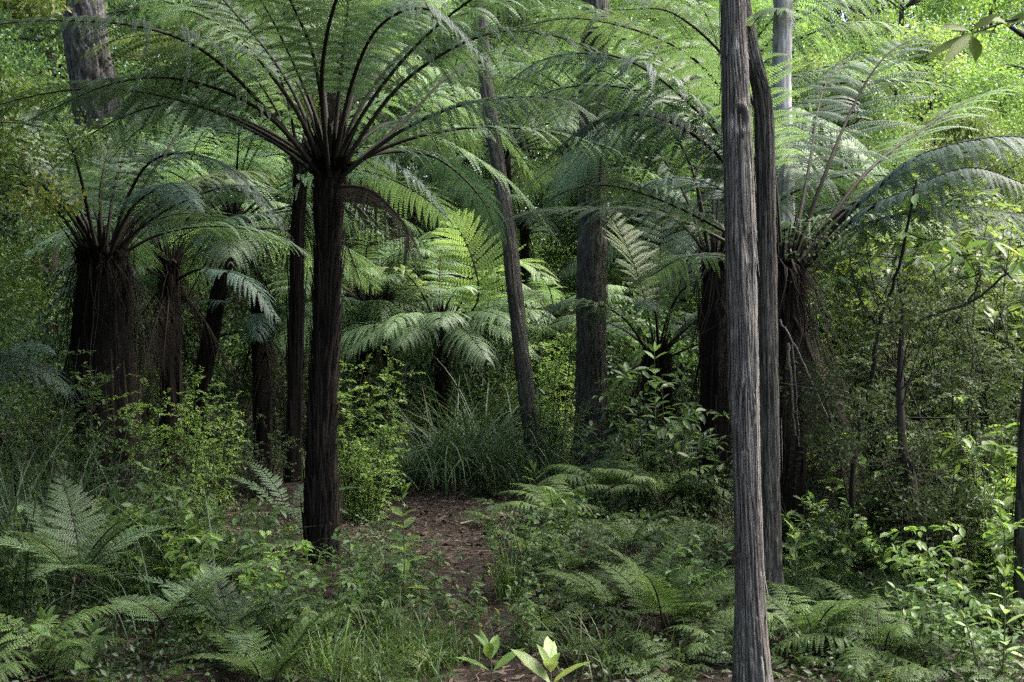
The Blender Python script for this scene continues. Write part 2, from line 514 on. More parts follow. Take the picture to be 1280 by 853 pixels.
def fern_trunk_mesh(name, ctrl, radii, plates=240, fuzz=700, skirt=0, skirt_len=(.4, 1.0), flare=.25, fuzz_zone=.3, plate_lean=.1, boss=60):
    rings, sides = 70, 28
    C = spline(ctrl, rings)
    R = np.interp(np.linspace(0, 1, rings), np.linspace(0, 1, len(radii)), radii)
    T, A, B = frames(C)
    th = np.linspace(0, 2 * math.pi, sides, endpoint=False)
    z = np.linspace(0, 1, rings)[:, None] * 6
    rr = R[:, None] * (.86 + .40 * (noise3(np.cos(th)[None] * 2.5, np.sin(th)[None] * 2.5, z * 2.2) - .5) + .35 * (noise3(np.cos(th)[None] * 9, np.sin(th)[None] * 9, z * 3) - .5))
    V = C[:, None] + rr[..., None] * (np.cos(th)[None, :, None] * A[:, None] + np.sin(th)[None, :, None] * B[:, None])
    i, j = np.meshgrid(np.arange(rings - 1), np.arange(sides), indexing='ij')
    j2 = (j + 1) % sides
    mb = MB()
    mb.add(V, Q=np.stack([i * sides + j, i * sides + j2, (i + 1) * sides + j2, (i + 1) * sides + j], -1).reshape(-1, 4), A=np.full(rings * sides, .1))
    L = np.linalg.norm(C[-1] - C[0])

    def radial(n, tlo, thi, ln, k, lift0, lift1, w, wprof, jit, var):
        tc = rng.uniform(tlo, thi, n)
        dl = rng.uniform(*ln, n) / L
        ph = rng.uniform(0, 2 * math.pi, n)
        s = np.linspace(0, 1, k)[None]
        tt = np.clip(tc[:, None] + dl[:, None] * s, 0, 1)
        ii = (tt * (rings - 1)).astype(int)
        fr = (tt * (rings - 1) - ii)[..., None]
        i2 = np.minimum(ii + 1, rings - 1)
        Ci = C[ii] * (1 - fr) + C[i2] * fr
        Ri = (R[ii] * (1 - fr[..., 0]) + R[i2] * fr[..., 0])
        pa = ph[:, None] + jit * rng.normal(size=(n, 1)) * s
        dv = np.cos(pa)[..., None] * A[ii] + np.sin(pa)[..., None] * B[ii]
        lf = lift0 + (lift1 * rng.uniform(.3, 1, (n, 1)) - lift0) * s ** 1.5
        cc = Ci + dv * (Ri * .93 + lf)[..., None]
        sd = -np.sin(pa)[..., None] * A[ii] + np.cos(pa)[..., None] * B[ii]
        wd = rng.uniform(*w, (n, 1)) * np.array(wprof)[None]
        ribbons(mb, cc, sd, wd, bulge=dv * (wd * .8)[..., None], var=rng.random(n) ** 1.3 if var is None else var)
    if plates:
        radial(plates, 0, .95, (.10, .30), 5, 0, .03 + plate_lean * .3, (.006, .015), (.7, 1, 1, .8, .3), .16, None)
    if fuzz:
        radial(fuzz, 1 - fuzz_zone, .99, (.03, .14), 4, 0, .07, (.0012, .003), (1, 1, .8, .3), .6, None)
        radial(fuzz, 0, .95, (.05, .3), 4, 0, .035, (.001, .0025), (1, 1, .8, .3), .35, None)
    if boss:
        ph = rng.uniform(0, 2 * math.pi, boss); el = np.radians(rng.uniform(48, 88, boss)); ln = rng.uniform(.10, .34, boss)
        s = np.linspace(0, 1, 5)[None, :, None]
        h = np.stack([np.cos(ph), np.sin(ph), 0 * ph], -1)
        st = C[int(rings * .93)] + h * (R[int(rings * .9)] * rng.uniform(.4, .95, boss))[:, None] - UP * .03
        d = h * np.cos(el)[:, None] + UP * np.sin(el)[:, None]
        cc = st[:, None] + d[:, None] * ln[:, None, None] * s + h[:, None] * (.10 * ln[:, None, None] * s ** 2)
        sd = np.cross(h, UP)[:, None] * np.ones((1, 5, 1))
        wd = rng.uniform(.007, .014, (boss, 1)) * np.array([[1.2, 1, .85, .7, .35]])
        ribbons(mb, cc, sd, wd, bulge=h[:, None] * wd[..., None] * .9)
    stubs = int(plates * .3) + 40
    radial(stubs, .86, .985, (.06, .26), 5, 0, .13, (.005, .012), (1, 1, .9, .7, .3), .15, None)
    if skirt:
        k = 7
        ph = rng.uniform(0, 2 * math.pi, skirt)
        st = rng.uniform(.55, 1.0, skirt)
        ii = (st * (rings - 1)).astype(int)
        ln = skirt_len[0] + (skirt_len[1] - skirt_len[0]) * rng.random(skirt) ** 1.6
        s = np.linspace(0, 1, k)[None, :, None]
        dv = (np.cos(ph)[:, None] * A[ii] + np.sin(ph)[:, None] * B[ii])
        out = (R[ii] * .95)[:, None, None] + .06 * np.sin(np.minimum(s * 3.1, 1.57)) + flare * rng.uniform(.2, 1.2, (skirt, 1, 1)) * s ** 1.3
        cc = C[ii][:, None] + dv[:, None] * out + UP * (.08 * np.sin(s * 3.14) * (s < .3) - ln[:, None, None] * s) + rng.normal(0, .012, (skirt, k, 3)) + rng.normal(0, .11, (skirt, 1, 3)) * s + rng.normal(0, .06, (skirt, 1, 3)) * np.sin(s * 3.14)
        sd = np.cross(dv, UP)[:, None] * np.ones((1, k, 1))
        wd = rng.uniform(.0015, .006, (skirt, 1)) * np.linspace(1.2, .35, k)[None]
        ribbons(mb, cc, sd, wd, bulge=dv[:, None] * wd[..., None], var=rng.random(skirt) ** .8)
    return mb.mesh(name, M['fibre'])


# ------------------------------------------------------------------ shrubs, herbs, grasses
def shrub_meshes(h=1.2, spread=.5, stems=10, twigs=10, tl=.25, nl=10, leaf=(.03, .016), shape=KITE, mat='leaf_mid', smat='twig', r=.006, start=.25, up=.5, jit=.6,
                 arch=.3, top_only=False):
    ms, ml = MB(), MB()
    for _ in range(stems):
        az = rng.uniform(0, 2 * math.pi)
        sp = spread * math.sqrt(rng.random())
        hh = h * rng.uniform(.55, 1.05)
        b = np.array([math.cos(az), math.sin(az), 0]) * sp * .25
        t = np.array([math.cos(az), math.sin(az), 0]) * sp + UP * hh
        mid = (b + t) / 2 + rng.normal(0, .06 * h, 3) + UP * .1 * h * arch
        C = spline([b, mid, t], 12)
        tube(ms, C, r * np.linspace(1.4, .3, 12), 4, rng.random())
        for q in range(twigs):
            u = start + (1 - start) * (q + rng.random()) / twigs
            p = C[min(11, int(u * 11))]
            d = nrm(rand_dirs(1)[0] * 1. + np.array([math.cos(az), math.sin(az), 0]) * .3 + UP * up)
            ll = tl * rng.uniform(.5, 1.2) * (1.15 - .5 * u)
            tc = spline([p, p + d * ll * .5 + UP * .03 * ll, p + d * ll - UP * arch * .35 * ll], 6)
            tube(ms, tc, r * .4 * np.linspace(1, .3, 6), 3, rng.random())
            n = max(3, int(nl * rng.uniform(.7, 1.2)))
            s = (np.arange(n) + rng.random(n) * .7) / n
            s = np.clip(s * .92 + .08, 0, 1) * 5
            i = np.minimum(s.astype(int), 4)
            pos = tc[i] + (tc[i + 1] - tc[i]) * (s - i)[:, None]
            td = nrm(tc[i + 1] - tc[i])
            sdv = nrm(np.cross(td, UP + rng.normal(0, .3, (n, 3)))) * np.where(np.arange(n) % 2, 1, -1)[:, None]
            dd = nrm(sdv + td * .55 + rng.normal(0, .35 * jit, (n, 3)) - UP * .15)
            nn = nrm(UP + rng.normal(0, .5 * jit, (n, 3)))
            sc = rng.uniform(.6, 1.15, n)
            leaves(ml, pos, dd, nn, leaf[0] * sc, leaf[1] * sc, shape)
    return ml.mesh('foliage', M[mat]), ms.mesh('stem', M[smat], True)


def cloud_mesh(name, centres, radii, per, leaf, mat, shape=KITE, flat=.7, up=.6):
    ml = MB()
    n = len(centres)
    c = np.repeat(centres, per, 0)
    r = np.repeat(radii, per)
    d = rand_dirs(n * per)
    q = d * (rng.random(n * per) ** .45)[:, None] * r[:, None]
    q[:, 2] *= flat
    base = np.repeat(rng.normal(.45, .2, n), per)
    sc = rng.uniform(.6, 1.25, n * per) * np.repeat(rng.uniform(.7, 1.35, n), per)
    leaves(ml, c + q, nrm(d * .7 + rand_dirs(n * per, -.2)), nrm(d * .5 + rand_dirs(n * per, up)), leaf[0] * sc, leaf[1] * sc, shape, np.clip(base + rng.normal(0, .15, n * per), 0, 1))
    return ml.mesh(name, M[mat])


def tree_meshes(h=10., cr=2.5, base=.35, clumps=60, per=170, leaf=(.10, .055), mat='leaf_light', r0=.14, bark='twig', flat=.7, cl=.22):
    """broadleaf tree: tapered trunk, limbs and a crown of separate leaf clumps round the limb ends"""
    mt, ml = MB(), []
    top = np.array([rng.normal(0, .3), rng.normal(0, .3), h * .93])
    TC = spline([(0, 0, -.1), (rng.normal(0, .15), rng.normal(0, .15), h * .45), top], 16)
    tube(mt, TC, r0 * np.linspace(1.15, .2, 16), 10)
    ctr, rad = [], []
    for i in range(clumps):
        u = base + (1 - base) * rng.random() ** .9
        p = TC[int(u * 15)]
        prof = math.sin(math.pi * min(1, max(.08, (u - base) / (1 - base) * .88 + .12))) ** .6
        az = rng.uniform(0, 2 * math.pi)
        ll = cr * prof * rng.uniform(.35, 1.05)
        e = p + np.array([math.cos(az) * ll, math.sin(az) * ll, ll * rng.uniform(-.05, .5)])
        tube(mt, spline([p, (p + e) / 2 + UP * .12 * ll + rng.normal(0, .06 * ll, 3), e], 7), r0 * .32 * np.linspace(1, .15, 7) * (1.2 - .6 * u), 5)
        ctr.append(e); rad.append(cr * cl * rng.uniform(.6, 1.3))
    crown = cloud_mesh('crown', np.array(ctr), np.array(rad), per, leaf, mat, flat=flat)
    return crown, mt.mesh('trunk', M[bark], True)


def grass_mesh(name, n, length, width, mat, spread=.12, lean=(.15, .9), droop=1.0, k=8, az=None):
    mb = MB()
    a = rng.uniform(0, 2 * math.pi, n) if az is None else rng.normal(az[0], az[1], n)
    L = length * rng.uniform(.45, 1.1, n)
    ln = rng.uniform(*lean, n)
    t = np.linspace(0, 1, k)[None]
    ang = np.pi / 2 - ln[:, None] * .55 - droop * rng.uniform(.5, 1.5, n)[:, None] * ln[:, None] * 1.6 * t ** 1.6
    stp = np.stack([np.cos(ang) * np.cos(a)[:, None], np.cos(ang) * np.sin(a)[:, None], np.sin(ang)], -1) * (L / (k - 1))[:, None, None]
    C = np.cumsum(stp, 1) - stp[:, :1]
    b = rng.normal(0, spread, (n, 3)); b[:, 2] = 0
    C = C + b[:, None]
    sd = np.stack([-np.sin(a), np.cos(a), np.zeros(n)], -1)
    sd = nrm(sd + rng.normal(0, .25, (n, 3)))[:, None] * np.ones((1, k, 1))
    wd = width * rng.uniform(.6, 1.1, n)[:, None] * np.array(np.interp(np.linspace(0, 1, k), [0, .3, .7, 1], [.7, 1, .7, .05]))[None]
    ribbons(mb, C, sd, wd, bulge=np.zeros((n, k, 3)) - UP * (wd * .5)[..., None])
    return mb.mesh(name, M[mat], True)


def herb(root, ctrl, pairs, leaf, mat='leaf_light', smat='stem_green', r=.004, t0=.15, whorl=2, top=True, droop=.1, lean=.45, taper=.55, shape=LEAF, parts=True):
    """an upright seedling: stem and single leaves in opposite pairs"""
    C = spline(ctrl, 24)
    mt = MB()
    tube(mt, C, r * np.linspace(1.3, .5, 24), 6)
    link('stem', mt.mesh('stem', M[smat], True), root)
    acc = MB()
    for i in range(pairs):
        u = t0 + (1 - t0) * (i + .6) / pairs
        p = C[min(23, int(u * 23))]
        a0 = i * math.pi / 2 * .93 + rng.normal(0, .25)
        sc = (1 - taper * max(0, u - .55) / .45) * rng.uniform(.8, 1.1) * (.75 + .25 * min(1, u * 2))
        for w in range(whorl):
            a = a0 + 2 * math.pi * w / whorl + rng.normal(0, .15)
            e = lean * (.25 + 1.2 * u) - droop + rng.normal(0, .12)
            d = np.array([math.cos(a) * math.cos(e), math.sin(a) * math.cos(e), math.sin(e)])
            mb = MB() if parts else acc
            leaves(mb, [p + d * r], d, UP + rng.normal(0, .2, 3), leaf[0] * sc, leaf[1] * sc, shape)
            if parts:
                link('leaf', mb.mesh('leaf', M[mat]), root)
    if top:
        for w in range(3):
            a = rng.uniform(0, 6.28)
            e = 1.0 + rng.normal(0, .15)
            d = np.array([math.cos(a) * math.cos(e), math.sin(a) * math.cos(e), math.sin(e)])
            mb = MB() if parts else acc
            leaves(mb, [C[-1]], d, nrm(UP * .4 - d * .2 + rng.normal(0, .3, 3)), leaf[0] * .5, leaf[1] * .45, shape)
            if parts:
                link('leaf', mb.mesh('leaf', M[mat]), root)
    if not parts:
        link('foliage', acc.mesh('foliage', M[mat]), root)


def undergrowth():
    """dark low growth at the foot of the far trees, one mass"""
    n = 1500
    y = rng.uniform(15, 34, n); x = rng.uniform(-.62, .62, n) * y
    hz = .5 + 2.0 * noise3(x * .35, y * .35, 1.7)
    z = gh(x, y) + rng.random(n) * hz
    c = np.stack([x, y, z], -1)
    for mat, a, b in (('leaf_dark', 0, 900), ('leaf_mid', 900, 1500)):
        o = link('undergrowth', cloud_mesh('undergrowth', c[a:b], rng.uniform(.35, .8, b - a), 190, (.085, .042), mat)); o['kind'] = 'stuff'


undergrowth()


def fern_sprigs():
    """the countless small fern sprigs that carpet the ground off the path"""
    protos = []
    for i in range(4):
        mb = MB(); blade(mb, auto_path(.42, 58, 85, .2), .16, n=12, m=8, t0=.2, outline='tri', droop=.4, wid=.2)
        protos.append((np.concatenate(mb.V), np.concatenate(mb.T), np.concatenate(mb.Q), np.concatenate(mb.A)))
    mb = MB()
    n = 2600
    x = rng.uniform(-6, 6, n); y = rng.uniform(4.3, 14, n)
    kp = (path_dist(x, y) > .24 + .2 * rng.random(n)) & (np.hypot(x + 1.2, y - 6.95) > .75) & (noise3(x * .9 + 3, y * .9, 8.8) > .40) & ~((x < -1.0) & (y > 8.0) & (y < 11.8) & (rng.random(n) < .75))
    x, y = x[kp], y[kp]
    for i in range(len(x)):
        V, T, Q, A = protos[rng.integers(4)]
        a, s = rng.uniform(0, 6.28), rng.uniform(.5, 1.15)
        c, sn = math.cos(a) * s, math.sin(a) * s
        W = np.stack([V[:, 0] * c - V[:, 1] * sn, V[:, 0] * sn + V[:, 1] * c, V[:, 2] * s * rng.uniform(.6, 1.1)], -1) + [x[i], y[i], float(gh(x[i], y[i])) - .01]
        mb.add(W, T, Q, np.clip(A + rng.normal(0, .12), 0, 1))
    o = link('fern_carpet', mb.mesh('fern_carpet', M['groundfern'])); o['kind'] = 'stuff'


fern_sprigs()


def canopy():
    """unseen leaf clumps added overhead, above and behind the viewpoint: they keep the left and the foreground in shade"""
    n = 230
    x = rng.uniform(-11, 1.5, n); y = rng.uniform(-7, 8.6, n); z = rng.uniform(7, 11, n)
    o = link('canopy', cloud_mesh('canopy', np.stack([x, y, z], -1), rng.uniform(.7, 1.3, n), 110, (.30, .14), 'leaf_dark')); o['kind'] = 'stuff'


canopy()
# ------------------------------------------------------------------ setting
def ground():
    def axis(lo, hi, fine_lo, fine_hi, step):
        mid = np.arange(fine_lo, fine_hi + 1e-6, step)
        g = step * 1.35 ** np.arange(1, 30)
        a = fine_lo - np.cumsum(g); a = a[a > lo]
        b = fine_hi + np.cumsum(g); b = b[b < hi]
        return np.concatenate([[lo], a[::-1], mid, b, [hi]])
    xs, ys = axis(-150, 150, -7, 7, .10), axis(-120, 180, 2, 16, .10)
    X, Y = np.meshgrid(xs, ys, indexing='ij')
    Z = gh(X, np.minimum(Y, 70)) + .02 * (noise3(X * 9, Y * 9, 3.3) - .5)
    n, m = X.shape
    i, j = np.meshgrid(np.arange(n - 1), np.arange(m - 1), indexing='ij')
    Q = np.stack([i * m + j, (i + 1) * m + j, (i + 1) * m + j + 1, i * m + j + 1], -1)
    mb = MB(); mb.add(np.stack([X, Y, Z], -1), Q=Q)
    mt, nt, N, Lk = nodes('forest_soil')
    out = N('ShaderNodeOutputMaterial'); bs = N('ShaderNodeBsdfPrincipled'); tc = N('ShaderNodeTexCoord')
    n1 = N('ShaderNodeTexNoise'); n1.inputs['Scale'].default_value = 14; n1.inputs['Detail'].default_value = 9; n1.inputs['Roughness'].default_value = .7
    Lk(tc.outputs['Object'], n1.inputs['Vector'])
    rm = N('ShaderNodeValToRGB')
    rm.color_ramp.elements[0].position = .3; rm.color_ramp.elements[0].color = (.010, .008, .0065, 1)
    rm.color_ramp.elements[1].position = .72; rm.color_ramp.elements[1].color = (.040, .030, .024, 1)
    Lk(n1.outputs[0], rm.inputs[0]); Lk(rm.outputs[0], bs.inputs['Base Color'])
    bp = N('ShaderNodeBump'); bp.inputs['Strength'].default_value = .8; bp.inputs['Distance'].default_value = .03
    Lk(n1.outputs[0], bp.inputs['Height']); Lk(bp.outputs[0], bs.inputs['Normal'])
    bs.inputs['Roughness'].default_value = .95; bs.inputs['Specular IOR Level'].default_value = .1
    Lk(bs.outputs[0], out.inputs[0])
    o = link('ground', mb.mesh('ground', mt, True)); o['kind'] = 'structure'


ground()


def litter():
    mb = MB()
    n = 34000
    x = rng.uniform(-5.5, 4.5, n); y = rng.uniform(4.5, 15, n)
    d = path_dist(x, y)
    kp = (d < .9) | (rng.random(n) < .35)
    x, y = x[kp], y[kp]; n = len(x)
    z = gh(x, y)
    a = rng.uniform(0, 6.28, n)
    e = rng.normal(0, .22, n)
    dd = np.stack([np.cos(a) * np.cos(e), np.sin(a) * np.cos(e), np.sin(e)], -1)
    L = rng.uniform(.02, .11, n) * rng.uniform(.5, 1.4, n)
    C = np.stack([x, y, z + .012], -1)[:, None] + dd[:, None] * (L[:, None] * np.array([-.5, 0, .5]))[..., None]
    C[:, 1, 2] += .004
    sd = nrm(np.cross(dd, rand_dirs(n, 1.5)))[:, None] * np.ones((1, 3, 1))
    ribbons(mb, C, sd, rng.uniform(.0012, .004, (n, 1)) * np.array([[1, 1, .5]]), bulge=np.zeros((n, 3, 3)) + UP * .002)
    k = n // 2
    leaves(mb, C[:k, 1] + UP * .006, rand_dirs(k, 0) * [1, 1, .25], rand_dirs(k, 1.6), rng.uniform(.03, .10, k), rng.uniform(.012, .034, k), KITE)
    for i in range(260):
        q = C[n - 1 - i * 3, 1]; a = rng.uniform(0, 6.28); ll = rng.uniform(.06, .32)
        h = np.array([math.cos(a), math.sin(a), rng.normal(0, .04)])
        tube(mb, spline([q - h * ll, q + rng.normal(0, .02, 3) + UP * .015, q + h * ll], 6), rng.uniform(.0025, .007) * np.linspace(1, .5, 6), 5, rng.random())
    o = link('leaf_litter', mb.mesh('leaf_litter', M['litter'])); o['kind'] = 'stuff'


litter()


def ground_cover():
    """low growth between the plants one can tell apart: moss-high leaves and tiny fern sprigs, off the path"""
    mb = MB()
    n = 12000
    x = rng.uniform(-6.5, 6.5, n); y = rng.uniform(4.2, 17, n)
    dens = noise3(x * 1.1, y * 1.1, 4.4)
    kp = (path_dist(x, y) > .28 + .2 * rng.random(n)) & (np.hypot(x + 1.2, y - 6.95) > .6) & (dens > .30) & ~((x < -1.2) & (y > 8.2) & (y < 11.5) & (rng.random(n) < .8))
    x, y = x[kp], y[kp]; n = len(x)
    z = gh(x, y)
    per = 26
    r = rng.uniform(.06, .2, n)
    d = rand_dirs(n * per, .5)
    c = np.repeat(np.stack([x, y, z], -1), per, 0) + d * np.repeat(r, per)[:, None] * rng.random(n * per)[:, None] ** .5 * [1, 1, 1.5]
    c[:, 2] = np.maximum(c[:, 2], gh(c[:, 0], c[:, 1]) + .01)
    sc = rng.uniform(.5, 1.2, n * per)
    leaves(mb, c, nrm(d * [1, 1, .4] + rng.normal(0, .3, (n * per, 3))), rand_dirs(n * per, 1.6), .035 * sc, .018 * sc, KITE, np.clip(np.repeat(rng.normal(.45, .2, n), per) + rng.normal(0, .1, n * per), 0, 1))
    o = link('ground_cover', mb.mesh('ground_cover', M['leaf_dark'])); o['kind'] = 'stuff'


ground_cover()


def on(px, Y):
    x = (px - 640) / F * Y
    return np.array([x, Y, float(gh(x, Y))])


# ------------------------------------------------------------------ trunks of the tall trees
def tall_tree(name, label, ctrl, widths, mat, crown=None, **kw):
    """ctrl: (px, py, Y) from the ground up; widths in metres (radius); the crown stands above the frame"""
    pts = [P(*c) for c in ctrl]
    g = pts[0].copy(); g[2] = float(gh(g[0], g[1])) - .05
    pts = [g] + pts[1:] if pts[0][2] < g[2] + .3 else [g] + pts
    b = pts[0].copy()
    t = thing(name, label, 'tree', b)
    loc = [p - b for p in pts]
    me, C, R = trunk_mesh('trunk', loc, widths, M[mat], **kw)
    link('trunk', me, t)
    if crown:
        h, cr, cmat = crown
        top = C[-1]
        ctr = top + rng.normal(0, 1, (26, 3)) * [cr * .5, cr * .5, h * .28]
        mt = MB()
        for c in ctr[:16]:
            i = rng.integers(int(len(C) * .82), len(C))
            tube(mt, spline([C[i], (C[i] + c) / 2 + UP * .1, c], 7), R[-1] * .5 * np.linspace(1, .15, 7), 5)
        link('limb', mt.mesh('limb', M['twig'], True), t)
        link('crown', cloud_mesh('crown', ctr, rng.uniform(.3, .6, 26) * cr * .42, 200, (.075, .03), cmat), t)
    return t


tall_tree('kanuka_tree', 'tall grey stringy-barked tree with a straight pale trunk, in front of the dark forked trunk', [(941, 900, 4.7), (936, 700, 4.7), (931, 560, 4.7), (928, 400, 4.7), (924, 250, 4.7), (919, 100, 4.7), (916, -20, 4.7), (912, -600, 4.7), (905, -1100, 4.8)],
          [.072, .057, .058, .060, .060, .058, .055, .052, .05, .045], 'bark_grey', crown=(3, 2.6, 'leaf_dark'), sides=130, rings=620, depth=.20, fa=16, fz=1.9, lumps=.13, strips=260, roots=.25, knots=[(2.42, 4.75, .03, .30), (1.25, 4.1, .05, .18), (1.9, 5.2, .04, .14)])
tall_tree('kanuka_tree', 'dark brown tree just behind the straight grey trunk, bending left near its top', [(955, 735, 6.1), (959, 640, 6.1), (960, 500, 6.1), (957, 350, 6.1), (956, 230, 6.1), (953, 130, 6.1), (941, 75, 6.1), (927, 0, 6.2), (915, -120, 6.3), (925, -700, 6.4)],
          [.11, .082, .068, .063, .062, .059, .052, .048, .046, .042, .04], 'bark_brown', crown=(2.5, 2.2, 'leaf_dark'), sides=96, rings=420, depth=.18, fa=11, fz=1.8, lumps=.16, strips=70, roots=.35, sh=3.)
tall_tree('kanuka_tree', 'pale smooth trunk rising beyond the dark bent tree at the top edge', [(985, 560, 11), (981, 400, 11), (979, 200, 11), (977, 90, 11), (979, 0, 11), (975, -300, 11), (980, -600, 11)],
          [.13, .12, .11, .1, .095, .09, .08], 'bark_pale', crown=(3, 2.4, 'leaf_mid'), sides=48, rings=160, depth=.1, sh=5.)
tall_tree('rimu_tree', 'thick straight dark trunk standing in the middle behind the ground ferns', [(737, 612, 13), (738, 560, 13), (739, 450, 13), (740, 330, 13), (741, 200, 13), (741, 100, 13), (745, -20, 13), (748, -400, 13), (750, -800, 13)],
          [.24, .195, .18, .175, .17, .165, .16, .155, .14, .12], 'bark_brown', crown=(4, 3.2, 'leaf_dark'), sides=72, rings=300, depth=.14, fa=13, fz=1.1, lumps=.07, strips=60, roots=.15, sh=1.5)
tall_tree('kanuka_tree', 'slender dark trunk leaning left, between the sedge clump and the thick middle trunk', [(671, 606, 12.5), (667, 560, 12.5), (655, 470, 12.5), (645, 380, 12.6), (636, 300, 12.7), (624, 220, 12.8), (612, 135, 12.9), (604, 60, 13), (598, -120, 13), (610, -500, 13)],
          [.12, .105, .095, .088, .09, .088, .085, .075, .07, .065, .055], 'bark_brown', crown=(3, 2.2, 'leaf_mid'), sides=56, rings=260, depth=.14, fa=7, fz=.9, lumps=.14, strips=30, roots=.15, sh=7.)
tall_tree('pine_tree', 'huge plated grey pine trunk behind the leafy bush in the upper corner', [(150, 520, 17), (135, 330, 17), (122, 150, 17), (110, 60, 17), (100, -40, 17), (85, -300, 17), (70, -700, 17)],
          [.50, .42, .37, .34, .33, .32, .28], 'bark_pine', crown=(5, 4.5, 'leaf_dark'), sides=72, rings=260, depth=.13, fa=6, fz=.8, lumps=.05, sh=2.)
tall_tree('kanuka_tree', 'thin pale trunk far back, only its top showing above the main tree fern', [(425, 480, 24), (412, 200, 24), (404, 20, 24), (408, -60, 24), (400, -400, 24)],
          [.22, .18, .16, .15, .13], 'bark_pale', crown=(4, 3, 'leaf_mid'), sides=32, rings=100, sh=9.)
tall_tree('kanuka_tree', 'narrow dark trunk cut off by the edge of the picture beside the pale seedling', [(1292, 830, 5.6), (1286, 700, 5.6), (1289, 560, 5.6), (1300, 400, 5.6), (1320, 100, 5.7), (1340, -500, 5.8)],
          [.09, .07, .065, .06, .055, .05], 'bark_brown', crown=(3, 2.2, 'leaf_mid'), sides=48, rings=200, sh=4., strips=20)


# ------------------------------------------------------------------ tree ferns
def tree_fern(label, crown, base, radii, named=(), autos=(), mid=None, mat='fern', W=.5, trunk=None, dead=0, dead_len=1.2, group=None, lod=1., tree_scale=1.):
    cp = P(*crown)
    bp = on(base[0], base[1]); bp[2] -= .05
    t = thing('tree_fern', label, 'tree fern', bp, group=group)
    top = cp - bp
    ctrl = [np.zeros(3)] + [P(*q) - bp for q in (mid or [])] + [top - UP * .02, top + UP * .05, top + UP * .13]
    radii = list(np.interp(np.linspace(0, 1, 25), np.linspace(0, 1, len(radii)), radii)) ; radii[-1] *= .25; radii[-2] *= .75
    link('trunk', fern_trunk_mesh('trunk', ctrl, radii, **(trunk or {})), t)
    for f in named:
        pts = [P(*q) - bp for q in f['p']]
        pts[0] = top + nrm(pts[1] - top) * .06 - UP * .05
        C = rough(spline(pts, 30), .014)
        kw = dict(n=30, m=26, droop=.5, roll=rng.uniform(-.18, .18), gaps=rng.choice([0., 0., .04, .10]))
        kw.update({k: v for k, v in f.items() if k not in ('p', 'W', 'mat', 'dead', 'r')})
        kw['n'] = max(10, int(kw['n'] * lod)); kw['m'] = max(8, int(kw['m'] * lod))
        dd = f.get('dead')
        frond(t, C, f.get('W', W) * 1.1, f.get('mat', 'fern_dead' if dd else mat), 'dead_frond' if dd else 'frond', f.get('r', .014), 'fibre' if dd else 'stalk', **kw)
    for (az, L, e0, bend) in autos:
        if lod < 1:
            lib = tf_lib(mat)
            k = (0 if e0 < 30 else 3 if e0 < 48 else 6) + int(rng.integers(3))
            put_frond(t, ('tf', mat), math.radians(az), L / 2.0, rng.uniform(-.08, .08), top + rng.normal(0, .02, 3), i=k)
        else:
            C = auto_path(L, e0, bend, rng.uniform(-.25, .25), math.radians(az)) + top
            C = C + nrm(C[1] - C[0]) * .04
            frond(t, rough(C, .02), W * rng.uniform(.85, 1.2), mat if rng.random() > .12 else 'fern_gold', r=.013, gaps=rng.choice([0., .04, .12]), droop=rng.uniform(.35, .6), roll=rng.uniform(-.2, .2))
    dead_lib()
    for i in range(dead):
        put_frond(t, 'dead', rng.uniform(0, 6.28), dead_len / 1.3 * rng.uniform(.75, 1.2), 0, top - UP * rng.uniform(.05, .16), name='dead_frond')
    return t


def spread(n, L, e=(55, 75), bend=(60, 95), a0=0., skip=None):
    out = []
    for i in range(n):
        az = (a0 + i * 137.5 + rng.uniform(-12, 12)) % 360
        if skip and any(abs((az - s + 180) % 360 - 180) < w for s, w in skip):
            continue
        out.append((az, L * rng.uniform(.85, 1.1), rng.uniform(*e), rng.uniform(*bend)))
    return out


